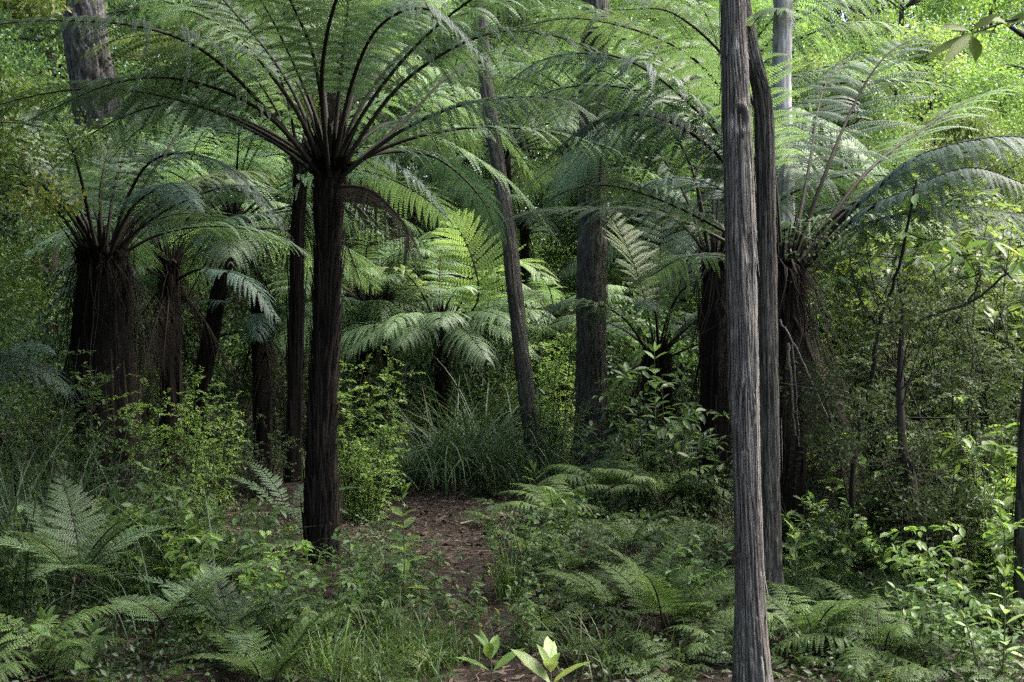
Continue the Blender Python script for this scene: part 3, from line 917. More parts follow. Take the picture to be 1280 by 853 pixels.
Y0 = 7.6
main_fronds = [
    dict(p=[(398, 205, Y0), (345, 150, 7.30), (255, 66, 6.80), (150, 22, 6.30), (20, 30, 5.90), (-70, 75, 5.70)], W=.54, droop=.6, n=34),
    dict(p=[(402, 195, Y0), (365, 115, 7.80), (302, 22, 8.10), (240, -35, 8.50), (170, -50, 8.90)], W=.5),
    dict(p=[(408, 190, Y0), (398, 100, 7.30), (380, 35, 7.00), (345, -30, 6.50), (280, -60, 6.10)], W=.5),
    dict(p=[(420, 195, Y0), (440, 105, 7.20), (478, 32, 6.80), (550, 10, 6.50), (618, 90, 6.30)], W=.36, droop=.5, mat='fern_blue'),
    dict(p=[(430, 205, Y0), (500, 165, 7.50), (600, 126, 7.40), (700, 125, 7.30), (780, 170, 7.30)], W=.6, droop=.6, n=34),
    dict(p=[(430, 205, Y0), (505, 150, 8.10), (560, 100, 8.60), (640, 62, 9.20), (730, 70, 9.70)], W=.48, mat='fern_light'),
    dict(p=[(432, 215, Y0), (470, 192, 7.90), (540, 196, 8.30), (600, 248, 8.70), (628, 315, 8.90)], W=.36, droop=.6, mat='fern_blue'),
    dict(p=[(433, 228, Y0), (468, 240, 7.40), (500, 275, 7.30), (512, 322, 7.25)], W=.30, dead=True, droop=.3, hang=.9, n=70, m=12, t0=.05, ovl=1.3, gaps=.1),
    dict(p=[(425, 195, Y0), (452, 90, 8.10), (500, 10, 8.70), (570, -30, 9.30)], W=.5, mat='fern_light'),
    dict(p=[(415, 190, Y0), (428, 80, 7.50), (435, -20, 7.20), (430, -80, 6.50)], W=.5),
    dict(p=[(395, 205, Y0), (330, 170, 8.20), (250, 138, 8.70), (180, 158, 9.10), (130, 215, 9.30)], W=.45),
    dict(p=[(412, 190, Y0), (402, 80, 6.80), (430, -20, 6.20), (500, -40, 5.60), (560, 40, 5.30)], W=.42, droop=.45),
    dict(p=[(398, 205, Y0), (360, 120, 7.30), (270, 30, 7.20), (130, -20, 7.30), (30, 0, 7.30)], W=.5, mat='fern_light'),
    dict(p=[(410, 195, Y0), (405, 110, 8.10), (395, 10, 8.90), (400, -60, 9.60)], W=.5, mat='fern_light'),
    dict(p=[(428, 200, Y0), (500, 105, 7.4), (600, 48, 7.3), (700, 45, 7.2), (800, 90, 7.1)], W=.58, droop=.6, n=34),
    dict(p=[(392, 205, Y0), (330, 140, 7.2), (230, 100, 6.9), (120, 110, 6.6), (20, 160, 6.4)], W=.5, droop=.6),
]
tree_fern('main dark tree fern with a slim ribbed brown trunk, standing alone beside the path', (412, 222, Y0), (403, Y0), [.125, .085, .073, .074, .085, .108, .118], main_fronds,
          mid=[(402, 560, Y0), (408, 400, Y0)], trunk=dict(plates=900, fuzz=3200, fuzz_zone=.5, plate_lean=.06, boss=110), dead=0, autos=spread(5, 2.8, e=(60, 80), bend=(55, 90), a0=200, skip=[(270, 60)]) + spread(5, 2.5, e=(30, 52), bend=(55, 90), a0=15, skip=[(270, 60)]))

left_fronds = [
    dict(p=[(140, 312, 9), (163, 240, 8.8), (203, 196, 8.6), (290, 212, 8.4), (368, 300, 8.2)], W=.32, droop=.5, mat='fern_blue'),
    dict(p=[(135, 310, 9), (180, 230, 9.2), (222, 168, 9.5), (262, 112, 9.8), (310, 85, 10)], W=.5, droop=.3),
    dict(p=[(150, 315, 9), (195, 262, 9.2), (238, 236, 9.5), (300, 240, 9.8), (345, 262, 10)], W=.4, mat='fern_blue'),
    dict(p=[(112, 312, 9), (72, 220, 9.2), (40, 150, 9.5), (-20, 120, 9.8)], W=.5),
    dict(p=[(105, 312, 9), (60, 250, 8.7), (0, 230, 8.4), (-80, 270, 8.1)], W=.45),
    dict(p=[(122, 310, 9), (127, 230, 9.2), (140, 175, 9.5), (185, 140, 9.8)], W=.45),
    dict(p=[(115, 310, 9), (97, 210, 8.7), (70, 150, 8.4), (20, 140, 8)], W=.4),
    dict(p=[(140, 312, 9), (168, 252, 8.4), (210, 230, 7.9), (255, 275, 7.4)], W=.33, droop=.5, mat='fern_blue'),
    dict(p=[(128, 310, 9), (150, 210, 9.4), (200, 130, 9.9), (280, 150, 10.4)], W=.45),
]
tree_fern('broad tree fern with a thick trunk under a shaggy skirt of hanging stalks', (128, 335, 9), (140, 9), [.27, .22, .19, .18, .17], left_fronds,
          trunk=dict(plates=160, fuzz=900, skirt=150, skirt_len=(.2, 1.7), flare=.16), W=.45, dead=7, dead_len=1.2, autos=spread(16, 1.8, e=(35, 75), a0=40, skip=[(270, 35)]))
tree_fern('shaggy tree fern trunk beside the broad skirted one, fronds held level', (212, 345, 11), (218, 11), [.13, .095, .08, .075, .075],
          [dict(p=[(220, 345, 11), (250, 338, 10.8), (300, 345, 10.5), (350, 400, 10.3)], W=.3, mat='fern_blue', droop=.6),
           dict(p=[(205, 345, 11), (180, 335, 10.8), (150, 345, 10.6), (110, 390, 10.4)], W=.3, mat='fern_blue', droop=.6)],
          trunk=dict(plates=120, fuzz=500, skirt=40, skirt_len=(.2, 1.2), flare=.1), dead=9, dead_len=1.3, mat='fern_blue', autos=spread(6, 1.3, e=(20, 55), bend=(70, 100), a0=10, skip=[(290, 60)]), lod=.8)
tree_fern('tree fern almost hidden behind the main slim trunk, its dark stem showing beside it', (374, 210, 12), (366, 12), [.10, .072, .066, .064, .064],
          [dict(p=[(390, 205, 12), (450, 165, 12), (540, 170, 12), (640, 230, 12), (705, 310, 12)], W=.5, mat='fern_light', droop=.45),
           dict(p=[(390, 205, 12), (440, 130, 12.4), (520, 110, 12.8), (620, 160, 13), (690, 250, 13.2)], W=.55, mat='fern_light', droop=.45),
           dict(p=[(390, 205, 12), (440, 190, 11.6), (510, 215, 11.3), (570, 285, 11.1)], W=.4, mat='fern_blue', droop=.5),
           dict(p=[(386, 205, 12), (350, 110, 12.3), (300, 50, 12.8), (220, 60, 13.2)], W=.55, mat='fern_gold'),
           dict(p=[(386, 205, 12), (400, 90, 12.3), (450, 0, 12.8), (540, -20, 13.2)], W=.55, mat='fern_gold')],
          trunk=dict(plates=160, fuzz=400), mat='fern_light', autos=spread(12, 2.4, e=(25, 70), a0=80, skip=[(160, 75)]), lod=.8, W=.5, dead=3)

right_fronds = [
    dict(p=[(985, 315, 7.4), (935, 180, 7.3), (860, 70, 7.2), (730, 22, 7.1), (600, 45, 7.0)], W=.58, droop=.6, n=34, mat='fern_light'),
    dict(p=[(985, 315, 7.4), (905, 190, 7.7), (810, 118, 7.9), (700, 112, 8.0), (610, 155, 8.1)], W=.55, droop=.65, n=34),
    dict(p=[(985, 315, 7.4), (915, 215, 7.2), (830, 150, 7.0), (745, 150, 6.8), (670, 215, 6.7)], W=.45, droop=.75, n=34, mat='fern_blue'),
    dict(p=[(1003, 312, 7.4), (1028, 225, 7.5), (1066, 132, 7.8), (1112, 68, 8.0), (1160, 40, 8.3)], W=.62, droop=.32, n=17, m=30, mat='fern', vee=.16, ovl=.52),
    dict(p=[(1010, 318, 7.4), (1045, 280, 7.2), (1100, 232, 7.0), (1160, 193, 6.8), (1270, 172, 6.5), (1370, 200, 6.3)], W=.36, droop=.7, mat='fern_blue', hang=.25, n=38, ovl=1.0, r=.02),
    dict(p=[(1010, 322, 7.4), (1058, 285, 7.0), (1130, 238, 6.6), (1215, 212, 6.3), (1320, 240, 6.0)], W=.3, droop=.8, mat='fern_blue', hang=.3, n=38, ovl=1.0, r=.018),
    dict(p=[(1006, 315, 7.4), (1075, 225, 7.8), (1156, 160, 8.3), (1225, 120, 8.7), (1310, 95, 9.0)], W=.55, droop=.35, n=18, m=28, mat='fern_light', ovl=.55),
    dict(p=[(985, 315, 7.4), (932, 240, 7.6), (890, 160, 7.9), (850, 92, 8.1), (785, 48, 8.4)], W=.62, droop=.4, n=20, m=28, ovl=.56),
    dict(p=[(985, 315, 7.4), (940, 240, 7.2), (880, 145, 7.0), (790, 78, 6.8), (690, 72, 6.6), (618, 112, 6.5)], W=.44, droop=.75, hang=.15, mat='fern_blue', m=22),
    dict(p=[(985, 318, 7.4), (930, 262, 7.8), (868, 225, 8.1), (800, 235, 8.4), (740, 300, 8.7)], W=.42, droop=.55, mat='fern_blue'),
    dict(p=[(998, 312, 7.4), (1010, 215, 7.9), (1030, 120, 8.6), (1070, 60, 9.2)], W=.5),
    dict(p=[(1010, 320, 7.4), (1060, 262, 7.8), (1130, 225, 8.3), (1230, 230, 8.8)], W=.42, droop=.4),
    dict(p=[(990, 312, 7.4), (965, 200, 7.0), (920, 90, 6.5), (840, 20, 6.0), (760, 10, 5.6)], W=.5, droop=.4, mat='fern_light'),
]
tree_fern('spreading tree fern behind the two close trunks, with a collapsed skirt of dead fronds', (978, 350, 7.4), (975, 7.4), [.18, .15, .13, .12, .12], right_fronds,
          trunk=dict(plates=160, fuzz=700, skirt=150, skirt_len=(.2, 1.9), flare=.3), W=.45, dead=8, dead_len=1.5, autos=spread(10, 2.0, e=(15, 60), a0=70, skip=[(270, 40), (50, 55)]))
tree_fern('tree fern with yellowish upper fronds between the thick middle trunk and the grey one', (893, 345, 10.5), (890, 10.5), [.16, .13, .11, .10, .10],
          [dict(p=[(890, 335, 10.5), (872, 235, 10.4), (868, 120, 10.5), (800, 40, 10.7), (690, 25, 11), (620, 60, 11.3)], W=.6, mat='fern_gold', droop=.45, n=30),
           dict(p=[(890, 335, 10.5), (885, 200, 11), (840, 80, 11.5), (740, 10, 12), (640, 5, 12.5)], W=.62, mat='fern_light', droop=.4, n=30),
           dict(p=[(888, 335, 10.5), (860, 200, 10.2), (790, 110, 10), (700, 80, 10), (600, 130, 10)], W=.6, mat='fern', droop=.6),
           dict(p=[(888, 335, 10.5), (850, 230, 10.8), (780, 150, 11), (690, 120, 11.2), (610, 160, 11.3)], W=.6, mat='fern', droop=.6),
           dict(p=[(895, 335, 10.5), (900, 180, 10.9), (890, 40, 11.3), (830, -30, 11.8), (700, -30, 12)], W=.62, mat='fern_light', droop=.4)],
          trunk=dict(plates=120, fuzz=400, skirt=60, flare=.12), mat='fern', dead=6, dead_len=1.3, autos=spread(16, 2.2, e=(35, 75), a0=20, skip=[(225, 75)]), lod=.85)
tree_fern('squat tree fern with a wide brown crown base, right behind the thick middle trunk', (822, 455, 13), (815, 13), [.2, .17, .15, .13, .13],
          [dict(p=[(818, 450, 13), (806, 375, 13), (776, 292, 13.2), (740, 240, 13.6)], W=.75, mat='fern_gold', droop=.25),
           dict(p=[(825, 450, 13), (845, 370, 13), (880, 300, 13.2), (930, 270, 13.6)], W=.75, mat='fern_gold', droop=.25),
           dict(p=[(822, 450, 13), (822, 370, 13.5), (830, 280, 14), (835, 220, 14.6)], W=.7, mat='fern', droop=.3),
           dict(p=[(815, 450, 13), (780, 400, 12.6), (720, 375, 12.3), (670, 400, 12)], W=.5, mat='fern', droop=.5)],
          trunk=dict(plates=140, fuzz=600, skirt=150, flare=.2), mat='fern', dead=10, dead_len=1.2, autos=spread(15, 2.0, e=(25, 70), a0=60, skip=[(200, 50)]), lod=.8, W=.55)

# the paler group in the clearing behind the path
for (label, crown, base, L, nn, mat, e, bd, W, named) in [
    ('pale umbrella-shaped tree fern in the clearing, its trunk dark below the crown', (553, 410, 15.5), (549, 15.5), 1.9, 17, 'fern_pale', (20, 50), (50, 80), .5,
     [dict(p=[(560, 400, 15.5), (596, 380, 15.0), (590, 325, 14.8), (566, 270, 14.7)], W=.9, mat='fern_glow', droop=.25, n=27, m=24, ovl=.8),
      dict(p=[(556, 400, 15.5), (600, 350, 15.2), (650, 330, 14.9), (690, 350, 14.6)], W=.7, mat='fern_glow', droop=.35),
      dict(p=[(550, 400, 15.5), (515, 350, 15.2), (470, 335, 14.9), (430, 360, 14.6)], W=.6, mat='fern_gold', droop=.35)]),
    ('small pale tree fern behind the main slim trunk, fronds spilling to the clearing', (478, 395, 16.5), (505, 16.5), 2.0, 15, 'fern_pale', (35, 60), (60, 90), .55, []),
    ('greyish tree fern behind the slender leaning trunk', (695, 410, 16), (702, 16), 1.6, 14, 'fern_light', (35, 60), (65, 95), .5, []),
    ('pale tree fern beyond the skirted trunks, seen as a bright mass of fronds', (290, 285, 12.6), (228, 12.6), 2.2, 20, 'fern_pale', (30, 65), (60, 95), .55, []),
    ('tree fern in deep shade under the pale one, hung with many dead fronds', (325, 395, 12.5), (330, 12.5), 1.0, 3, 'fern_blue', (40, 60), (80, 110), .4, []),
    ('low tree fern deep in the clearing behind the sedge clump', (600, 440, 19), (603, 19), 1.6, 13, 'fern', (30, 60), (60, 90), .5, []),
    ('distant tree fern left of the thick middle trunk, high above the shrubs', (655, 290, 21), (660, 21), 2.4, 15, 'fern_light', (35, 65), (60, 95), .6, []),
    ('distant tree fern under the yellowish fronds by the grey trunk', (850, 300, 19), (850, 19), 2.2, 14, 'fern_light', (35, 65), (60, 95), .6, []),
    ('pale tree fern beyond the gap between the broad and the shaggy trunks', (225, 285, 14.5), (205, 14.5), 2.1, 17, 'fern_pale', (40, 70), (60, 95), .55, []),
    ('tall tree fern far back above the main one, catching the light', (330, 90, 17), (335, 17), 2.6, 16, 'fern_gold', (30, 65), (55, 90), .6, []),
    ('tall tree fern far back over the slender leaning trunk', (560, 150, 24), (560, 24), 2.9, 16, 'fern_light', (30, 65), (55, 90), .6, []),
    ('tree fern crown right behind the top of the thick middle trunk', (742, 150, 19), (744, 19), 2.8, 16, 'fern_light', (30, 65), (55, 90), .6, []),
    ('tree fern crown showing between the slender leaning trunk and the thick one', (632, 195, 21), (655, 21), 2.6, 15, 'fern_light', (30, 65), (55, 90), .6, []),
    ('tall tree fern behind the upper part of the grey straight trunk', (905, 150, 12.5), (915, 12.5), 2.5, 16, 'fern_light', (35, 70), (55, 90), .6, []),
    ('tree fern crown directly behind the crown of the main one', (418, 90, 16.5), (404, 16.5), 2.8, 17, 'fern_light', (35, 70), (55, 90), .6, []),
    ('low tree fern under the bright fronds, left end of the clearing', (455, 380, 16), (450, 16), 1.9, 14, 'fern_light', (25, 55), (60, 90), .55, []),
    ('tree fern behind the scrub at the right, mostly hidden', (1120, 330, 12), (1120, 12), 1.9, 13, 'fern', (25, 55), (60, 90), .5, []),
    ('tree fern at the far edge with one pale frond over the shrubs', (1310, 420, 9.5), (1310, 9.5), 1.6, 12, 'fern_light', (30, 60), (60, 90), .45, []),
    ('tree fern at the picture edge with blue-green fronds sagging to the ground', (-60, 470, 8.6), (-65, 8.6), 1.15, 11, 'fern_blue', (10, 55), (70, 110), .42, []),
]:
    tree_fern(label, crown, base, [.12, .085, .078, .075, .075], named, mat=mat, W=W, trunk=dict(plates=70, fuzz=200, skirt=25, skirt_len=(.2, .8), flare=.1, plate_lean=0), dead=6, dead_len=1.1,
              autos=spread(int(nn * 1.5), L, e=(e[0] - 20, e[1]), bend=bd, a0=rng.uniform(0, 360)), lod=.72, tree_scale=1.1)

# ------------------------------------------------------------------ trees of the background
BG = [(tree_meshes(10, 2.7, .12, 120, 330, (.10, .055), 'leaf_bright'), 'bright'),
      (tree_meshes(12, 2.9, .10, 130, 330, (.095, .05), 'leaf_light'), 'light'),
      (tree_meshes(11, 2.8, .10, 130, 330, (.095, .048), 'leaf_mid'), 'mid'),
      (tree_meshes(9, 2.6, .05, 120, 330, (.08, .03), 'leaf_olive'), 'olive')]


def bg_tree(label, px, Y, k, sc, name='broadleaf_tree'):
    p = on(px, Y); p[2] -= .1
    t = thing(name, label, 'tree', p, rng.uniform(0, 6.28), sc, 'trees behind the tree ferns')
    link('crown', BG[k][0][0], t)
    link('trunk', BG[k][0][1], t)


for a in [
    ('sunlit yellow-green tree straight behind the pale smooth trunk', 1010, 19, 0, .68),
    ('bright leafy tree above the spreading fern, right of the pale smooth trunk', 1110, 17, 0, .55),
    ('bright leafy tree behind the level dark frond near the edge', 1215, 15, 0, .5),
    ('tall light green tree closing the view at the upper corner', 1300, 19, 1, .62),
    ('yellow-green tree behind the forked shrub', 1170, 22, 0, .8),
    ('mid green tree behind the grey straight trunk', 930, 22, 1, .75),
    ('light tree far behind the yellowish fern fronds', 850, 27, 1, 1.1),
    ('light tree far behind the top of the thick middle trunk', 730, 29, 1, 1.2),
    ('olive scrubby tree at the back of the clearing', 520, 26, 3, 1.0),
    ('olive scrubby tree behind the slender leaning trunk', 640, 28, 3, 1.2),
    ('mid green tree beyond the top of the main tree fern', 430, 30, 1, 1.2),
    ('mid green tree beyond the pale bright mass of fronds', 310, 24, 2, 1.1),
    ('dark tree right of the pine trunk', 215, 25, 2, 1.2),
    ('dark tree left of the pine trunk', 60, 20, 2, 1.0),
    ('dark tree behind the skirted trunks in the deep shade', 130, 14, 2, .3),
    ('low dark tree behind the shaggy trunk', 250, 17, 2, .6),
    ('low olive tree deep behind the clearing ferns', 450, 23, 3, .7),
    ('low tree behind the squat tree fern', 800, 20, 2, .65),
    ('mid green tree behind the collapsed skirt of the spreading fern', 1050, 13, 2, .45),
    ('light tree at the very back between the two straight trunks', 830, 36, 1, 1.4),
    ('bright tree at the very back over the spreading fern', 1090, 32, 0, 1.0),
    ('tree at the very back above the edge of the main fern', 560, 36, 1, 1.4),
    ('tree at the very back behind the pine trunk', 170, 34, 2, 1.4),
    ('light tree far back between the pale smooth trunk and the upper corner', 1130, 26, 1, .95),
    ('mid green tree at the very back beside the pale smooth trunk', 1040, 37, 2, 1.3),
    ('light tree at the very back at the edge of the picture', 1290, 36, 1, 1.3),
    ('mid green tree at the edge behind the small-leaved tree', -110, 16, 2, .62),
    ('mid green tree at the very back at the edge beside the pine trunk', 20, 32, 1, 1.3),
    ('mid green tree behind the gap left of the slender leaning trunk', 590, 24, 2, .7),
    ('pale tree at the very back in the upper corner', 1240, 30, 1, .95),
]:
    bg_tree(*a)


def wood():
    """the rest of the forest that closes the place on every side, far_wood seen as a mass, near_wood unseen and placed to block light"""
    mb_objs = []
    for name, n, per, leaf, front in (('far_wood', 1250, 480, (.20, .11), True), ('near_wood', 620, 130, (.42, .22), False)):
        if front:
            a = math.pi / 2 + rng.uniform(-.66, .66, n)
            r = rng.uniform(38, 50, n); hz = 22.
        else:
            a = math.pi / 2 + rng.uniform(.6, 2 * math.pi - .6, n)
            back = np.abs(a - 1.5 * math.pi) < 1.9
            left = (a > math.pi / 2 + .8) & (a < math.pi * 1.25)
            r = np.where(left, rng.uniform(9, 15, n), np.where(back, rng.uniform(15, 24, n), rng.uniform(28, 38, n))); hz = np.where(left, 11., np.where(back, 9., 12.))
        x, y = np.cos(a) * r, 4 + np.sin(a) * r
        z = rng.random(n) * hz + gh(x, np.minimum(y, 70))
        o = link(name, cloud_mesh(name, np.stack([x, y, z], -1), rng.uniform(1.4, 2.6, n), per, leaf, 'leaf_mid'))
        o['kind'] = 'stuff'


wood()
# ------------------------------------------------------------------ undergrowth
frond_lib('sword', 4, 'groundfern', .85, .20, 62, 75, r=.006, n=22, m=12, t0=.15, outline='tri', droop=.15, fwd=(8, 40), wid=.17, fat=1.25)
frond_lib('lacy', 4, 'groundfern', .58, .19, 60, 85, r=.004, n=19, m=13, t0=.2, outline='tri', droop=.45, fwd=(12, 45), wid=.2)
frond_lib('lacydark', 4, 'groundfern', .64, .21, 55, 95, r=.004, n=20, m=13, t0=.2, outline='tri', droop=.6, fwd=(12, 45), wid=.2)
frond_lib('pale', 3, 'fern_light', .80, .26, 50, 55, r=.006, n=20, m=14, t0=.15, outline='tri', droop=.12, fwd=(10, 42), wid=.2, fat=1.3)
frond_lib('sworddark', 3, 'fern', .85, .17, 55, 70, r=.006, n=22, m=10, t0=.12, droop=.2, fwd=(8, 40), wid=.18)

GF = 'ground ferns in the undergrowth'


def fern_clump(label, px, Y, key, n, sc, lift=0., tilt=.3, az0=None):
    t = thing('ground_fern', label, 'fern', on(px, Y) + UP * lift, group=GF)
    for i in range(n):
        az = (i * 2.4 + rng.uniform(-.3, .3)) if az0 is None else az0[i % len(az0)] + rng.normal(0, .12)
        put_frond(t, key, az, sc * rng.uniform(.75, 1.15), rng.uniform(-tilt, tilt), (rng.normal(0, .03), rng.normal(0, .03), 0))


for a in [
    ('pale spreading ground fern in the near corner, above the arching sedge', 105, 5.6, 'pale', 8, .85, .25),
    ('pale ground fern with one long frond pointing down to the lower edge', 200, 5.2, 'pale', 4, .75, .15),
    ('dark green fern with comb-like fronds beside the bright grass at the lower edge', 290, 5.2, 'sworddark', 8, .75, .05),
    ('light feathery fern under the dark comb-like fern at the lower edge', 330, 4.9, 'sword', 7, .7, .0),
    ('upright triangular fern frond standing clear of the lacy ferns near the grey trunk', 768, 6.3, 'sword', 6, .62, .05),
    ('bright fern just left of the foot of the grey straight trunk', 840, 5.7, 'sword', 9, .75, .1),
    ('lacy fern at the edge of the path below the leafy pairs', 730, 6.6, 'lacy', 10, .75, .0),
    ('low lacy fern at the path edge nearest the paired bright seedling', 690, 6.1, 'lacy', 9, .62, .0),
    ('lacy fern hiding the foot of the grey straight trunk', 905, 5.4, 'lacy', 9, .8, .0),
    ('drooping lacy fern overhanging the path bend', 690, 9.0, 'lacydark', 13, 1.0, .1),
    ('lacy fern draped over the bank in front of the thick middle trunk', 755, 9.6, 'lacydark', 14, 1.2, .2),
    ('lacy fern below the shiny-leaved bush', 830, 9.2, 'lacydark', 14, 1.15, .15),
    ('small lacy fern between the path bend and the bank', 672, 8.3, 'lacydark', 10, .85, .0),
    ('brownish lacy fern under the bank behind the upright frond', 790, 7.6, 'lacy', 11, .8, .05),
    ('lacy fern left of the upright frond', 715, 7.4, 'lacy', 10, .75, .0),
    ('broad bed of lacy fern right of the grey trunk, nearest part', 1010, 5.4, 'lacy', 14, 1.05, .0),
    ('lacy fern under the dead skirt, beside the broad bed', 1090, 5.8, 'lacy', 13, 1.0, .0),
    ('lacy fern at the lower edge left of the dark hollow', 1110, 5.2, 'lacydark', 12, .95, .0),
    ('lacy fern behind the paired seedling by the dark trunk', 1040, 6.4, 'lacydark', 12, 1.0, .0),
    ('light lacy fern in front of the twisted dark stem', 1110, 6.9, 'sword', 9, .8, .05),
    ('yellow-green fern glowing under the scrub behind the twisted stem', 1095, 8.6, 'pale', 7, .75, .3),
    ('yellow-green fern at the shaded base of the far shrub', 1195, 8.4, 'pale', 7, .8, .3),
    ('bluish fern fallen over by the dead skirt of the spreading fern', 1075, 7.0, 'sworddark', 7, .7, .05),
    ('dark lacy fern behind the pale seedling', 1200, 5.6, 'lacydark', 9, .8, .0),
    ('dry-looking fern leaning on the slim main trunk from behind', 365, 9.2, 'sworddark', 6, .8, .05),
    ('dark fern filling the near corner under the sedge', 40, 5.0, 'lacydark', 11, .9, .0),
    ('small fern under the leafy seedlings left of the bright grass', 385, 5.6, 'lacy', 8, .6, .0),
    ('fern half hidden by the tall leafy seedling', 470, 6.9, 'lacydark', 8, .65, .0),
    ('fern among the leafy seedlings at the lower left', 235, 6.2, 'sword', 9, .75, .05),
    ('blue-green fern at the far side under the sagging fronds', 15, 7.5, 'sworddark', 11, 1.1, .1),
    ('low fern in front of the sedge clump at the path end', 700, 11.0, 'lacydark', 9, .8, .0),
]:
    fern_clump(*a)

# ---- dead fronds on the ground
for lab, px, Y, az, L in [('fallen brown frond lying beside the foot of the main slim trunk', 345, 8.4, 2.6, 1.0), ('fallen brown frond across the soil at the path bend', 575, 9.6, .5, .8),
                          ('fallen brown frond on the dark soil left of the path bend', 300, 9.6, 1.2, 1.1), ('small fallen brown frond on the near part of the path', 590, 6.4, 2.0, .5),
                          ('fallen brown frond under the ferns on the right rim of the path', 690, 7.8, 5.8, .8)]:
    b = on(px, Y)
    C = auto_path(L, 6, 14, rng.uniform(-.4, .4), az)
    C[:, 2] = gh(C[:, 0] + b[0], C[:, 1] + b[1]) - b[2] + .03 + .03 * np.sin(np.linspace(0, 3.1, len(C)))
    mb = MB(); blade(mb, C, .2 * L, n=20, m=12, t0=.2, droop=.12, gaps=.15, vee=.05)
    o = tag(link('fallen_frond', mb.mesh('fallen_frond', M['fallen']), None, b), lab, 'dead frond', 'fallen dead fronds')
    mt = MB(); tube(mt, C, .008 * np.linspace(1.2, .3, len(C)), 5, .5)
    link('stalk', mt.mesh('stalk', M['stalk_dead'], True), o)

# ---- sedges and grass
SG = 'sedge and grass tufts'


def tuft(label, px, Y, *mesh, name='sedge_tuft', cat='sedge', **kw):
    o = link(name, grass_mesh(name, *mesh, **kw), None, on(px, Y), rng.uniform(0, 6.28))
    tag(o, label, cat, SG)


tuft('large sedge clump with long arching blades at the end of the path', 590, 12.4, 330, 1.5, .010, 'sedge', spread=.26, lean=(.5, 1.35))
tuft('sedge clump left of the large one, hanging over the path', 535, 12.0, 170, 1.25, .009, 'sedge', spread=.22, lean=(.6, 1.3))
tuft('sedge clump against the slender leaning trunk', 645, 11.8, 160, .95, .006, 'sedge', spread=.2, lean=(.3, 1.1))
tuft('tall sedge in the near corner with pale blades arching toward the path', 30, 6.2, 190, 1.35, .0055, 'sedge', spread=.16, lean=(.25, 1.05))
tuft('second sedge behind the corner one, thinner', 110, 6.7, 90, 1.1, .004, 'sedge', spread=.14, lean=(.3, 1.1))
tuft('dark fine sedge between the corner sedge and the seedlings', 215, 6.0, 110, .9, .0035, 'sedge', spread=.2, lean=(.4, 1.2))
tuft('small sedge tuft on the edge of the path', 635, 7.0, 70, .42, .005, 'grass', spread=.05, lean=(.2, .8))
tuft('small grass tuft under the paired bright seedling', 765, 5.4, 90, .35, .0035, 'grass', spread=.12, lean=(.2, .9), name='grass_tuft', cat='grass')
for lab, px, Y in [('bright grass tuft at the lower edge beside the dark fern', 405, 5.2), ('bright grass tuft in the middle of the lower edge', 455, 5.1), ('bright grass tuft by the path, beside the small five-leaved seedling', 515, 5.4),
                   ('bright grass tuft behind the others, under the leafy seedlings', 480, 5.8), ('sparse bright grass at the rim of the path', 555, 5.7)]:
    tuft(lab, px, Y, 130, .36, .0032, 'grass', spread=.11, lean=(.2, 1.1), name='grass_tuft', cat='grass')

# ---- seedlings whose leaves one can count
SD = 'seedlings in the undergrowth'


def seedling(label, px, Y, h, pairs, leaf, mat, tilt=(0, 0), **kw):
    b = on(px, Y)
    t = thing('seedling', label, 'seedling', b, group=SD)
    herb(t, [(0, 0, -.03), (tilt[0] * .4 + .01, tilt[1] * .4, h * .5), (tilt[0], tilt[1], h)], pairs, leaf, mat, **kw)
    return t


def h_at(py, px, Y):
    return float(P(px, py, Y)[2] - on(px, Y)[2])


seedling('small blue-green seedling with five long leaves at the lower edge', 613, 4.5, h_at(815, 613, 4.5), 2, (.20, .062), 'leaf_light', t0=.75, lean=.55, taper=.1)
seedling('bright pale seedling with leaves in a rosette at the lower edge', 688, 4.3, h_at(836, 688, 4.3), 2, (.23, .075), 'leaf_pale', t0=.8, lean=.6, taper=.1)
seedling('tall leafy seedling in the middle, rising over the path', 503, 6.3, h_at(618, 503, 6.3), 8, (.17, .078), 'leaf_light', t0=.25)
seedling('leafy seedling left of the tall one', 450, 6.3, h_at(705, 450, 6.3), 5, (.13, .06), 'leaf_light', lean=.3)
seedling('leafy seedling leaning over the bright grass', 465, 5.9, h_at(745, 465, 5.9), 5, (.14, .065), 'leaf_mid', tilt=(.08, -.05))
seedling('pointed-leaved seedling right of the dark trunk foot, in two pairs', 993, 6.1, h_at(665, 993, 6.1), 4, (.17, .05), 'leaf_light', t0=.45, taper=.3)
seedling('round-leaved seedling with flat pairs left of the grey trunk', 868, 6.2, h_at(700, 868, 6.2), 4, (.15, .085), 'leaf_mid', t0=.3, lean=.1, taper=.2, top=False)
seedling('second round-leaved seedling nearer the grey trunk', 892, 6.1, h_at(715, 892, 6.1), 3, (.13, .07), 'leaf_mid', t0=.4, lean=.1, taper=.2)
seedling('tall pale seedling lit bright in the lower corner', 1250, 4.6, h_at(722, 1250, 4.6), 8, (.12, .042), 'leaf_pale', tilt=(.02, 0), t0=.1)
seedling('pale side shoot beside the tall pale seedling', 1222, 4.6, h_at(775, 1222, 4.6), 5, (.10, .036), 'leaf_pale', tilt=(-.05, 0))
seedling('pale side shoot at the very edge beside the tall pale seedling', 1276, 4.7, h_at(790, 1276, 4.7), 5, (.10, .04), 'leaf_pale', tilt=(.04, 0))
seedling('heart-leaved seedling on the dark soil left of the slim main trunk', 318, 7.2, h_at(670, 318, 7.2), 4, (.13, .075), 'leaf_light', tilt=(-.05, 0), t0=.4)
seedling('light-leaved shoot beside the heart-leaved seedling', 345, 7.0, h_at(665, 345, 7.0), 5, (.09, .045), 'leaf_light', tilt=(.1, 0), t0=.3)
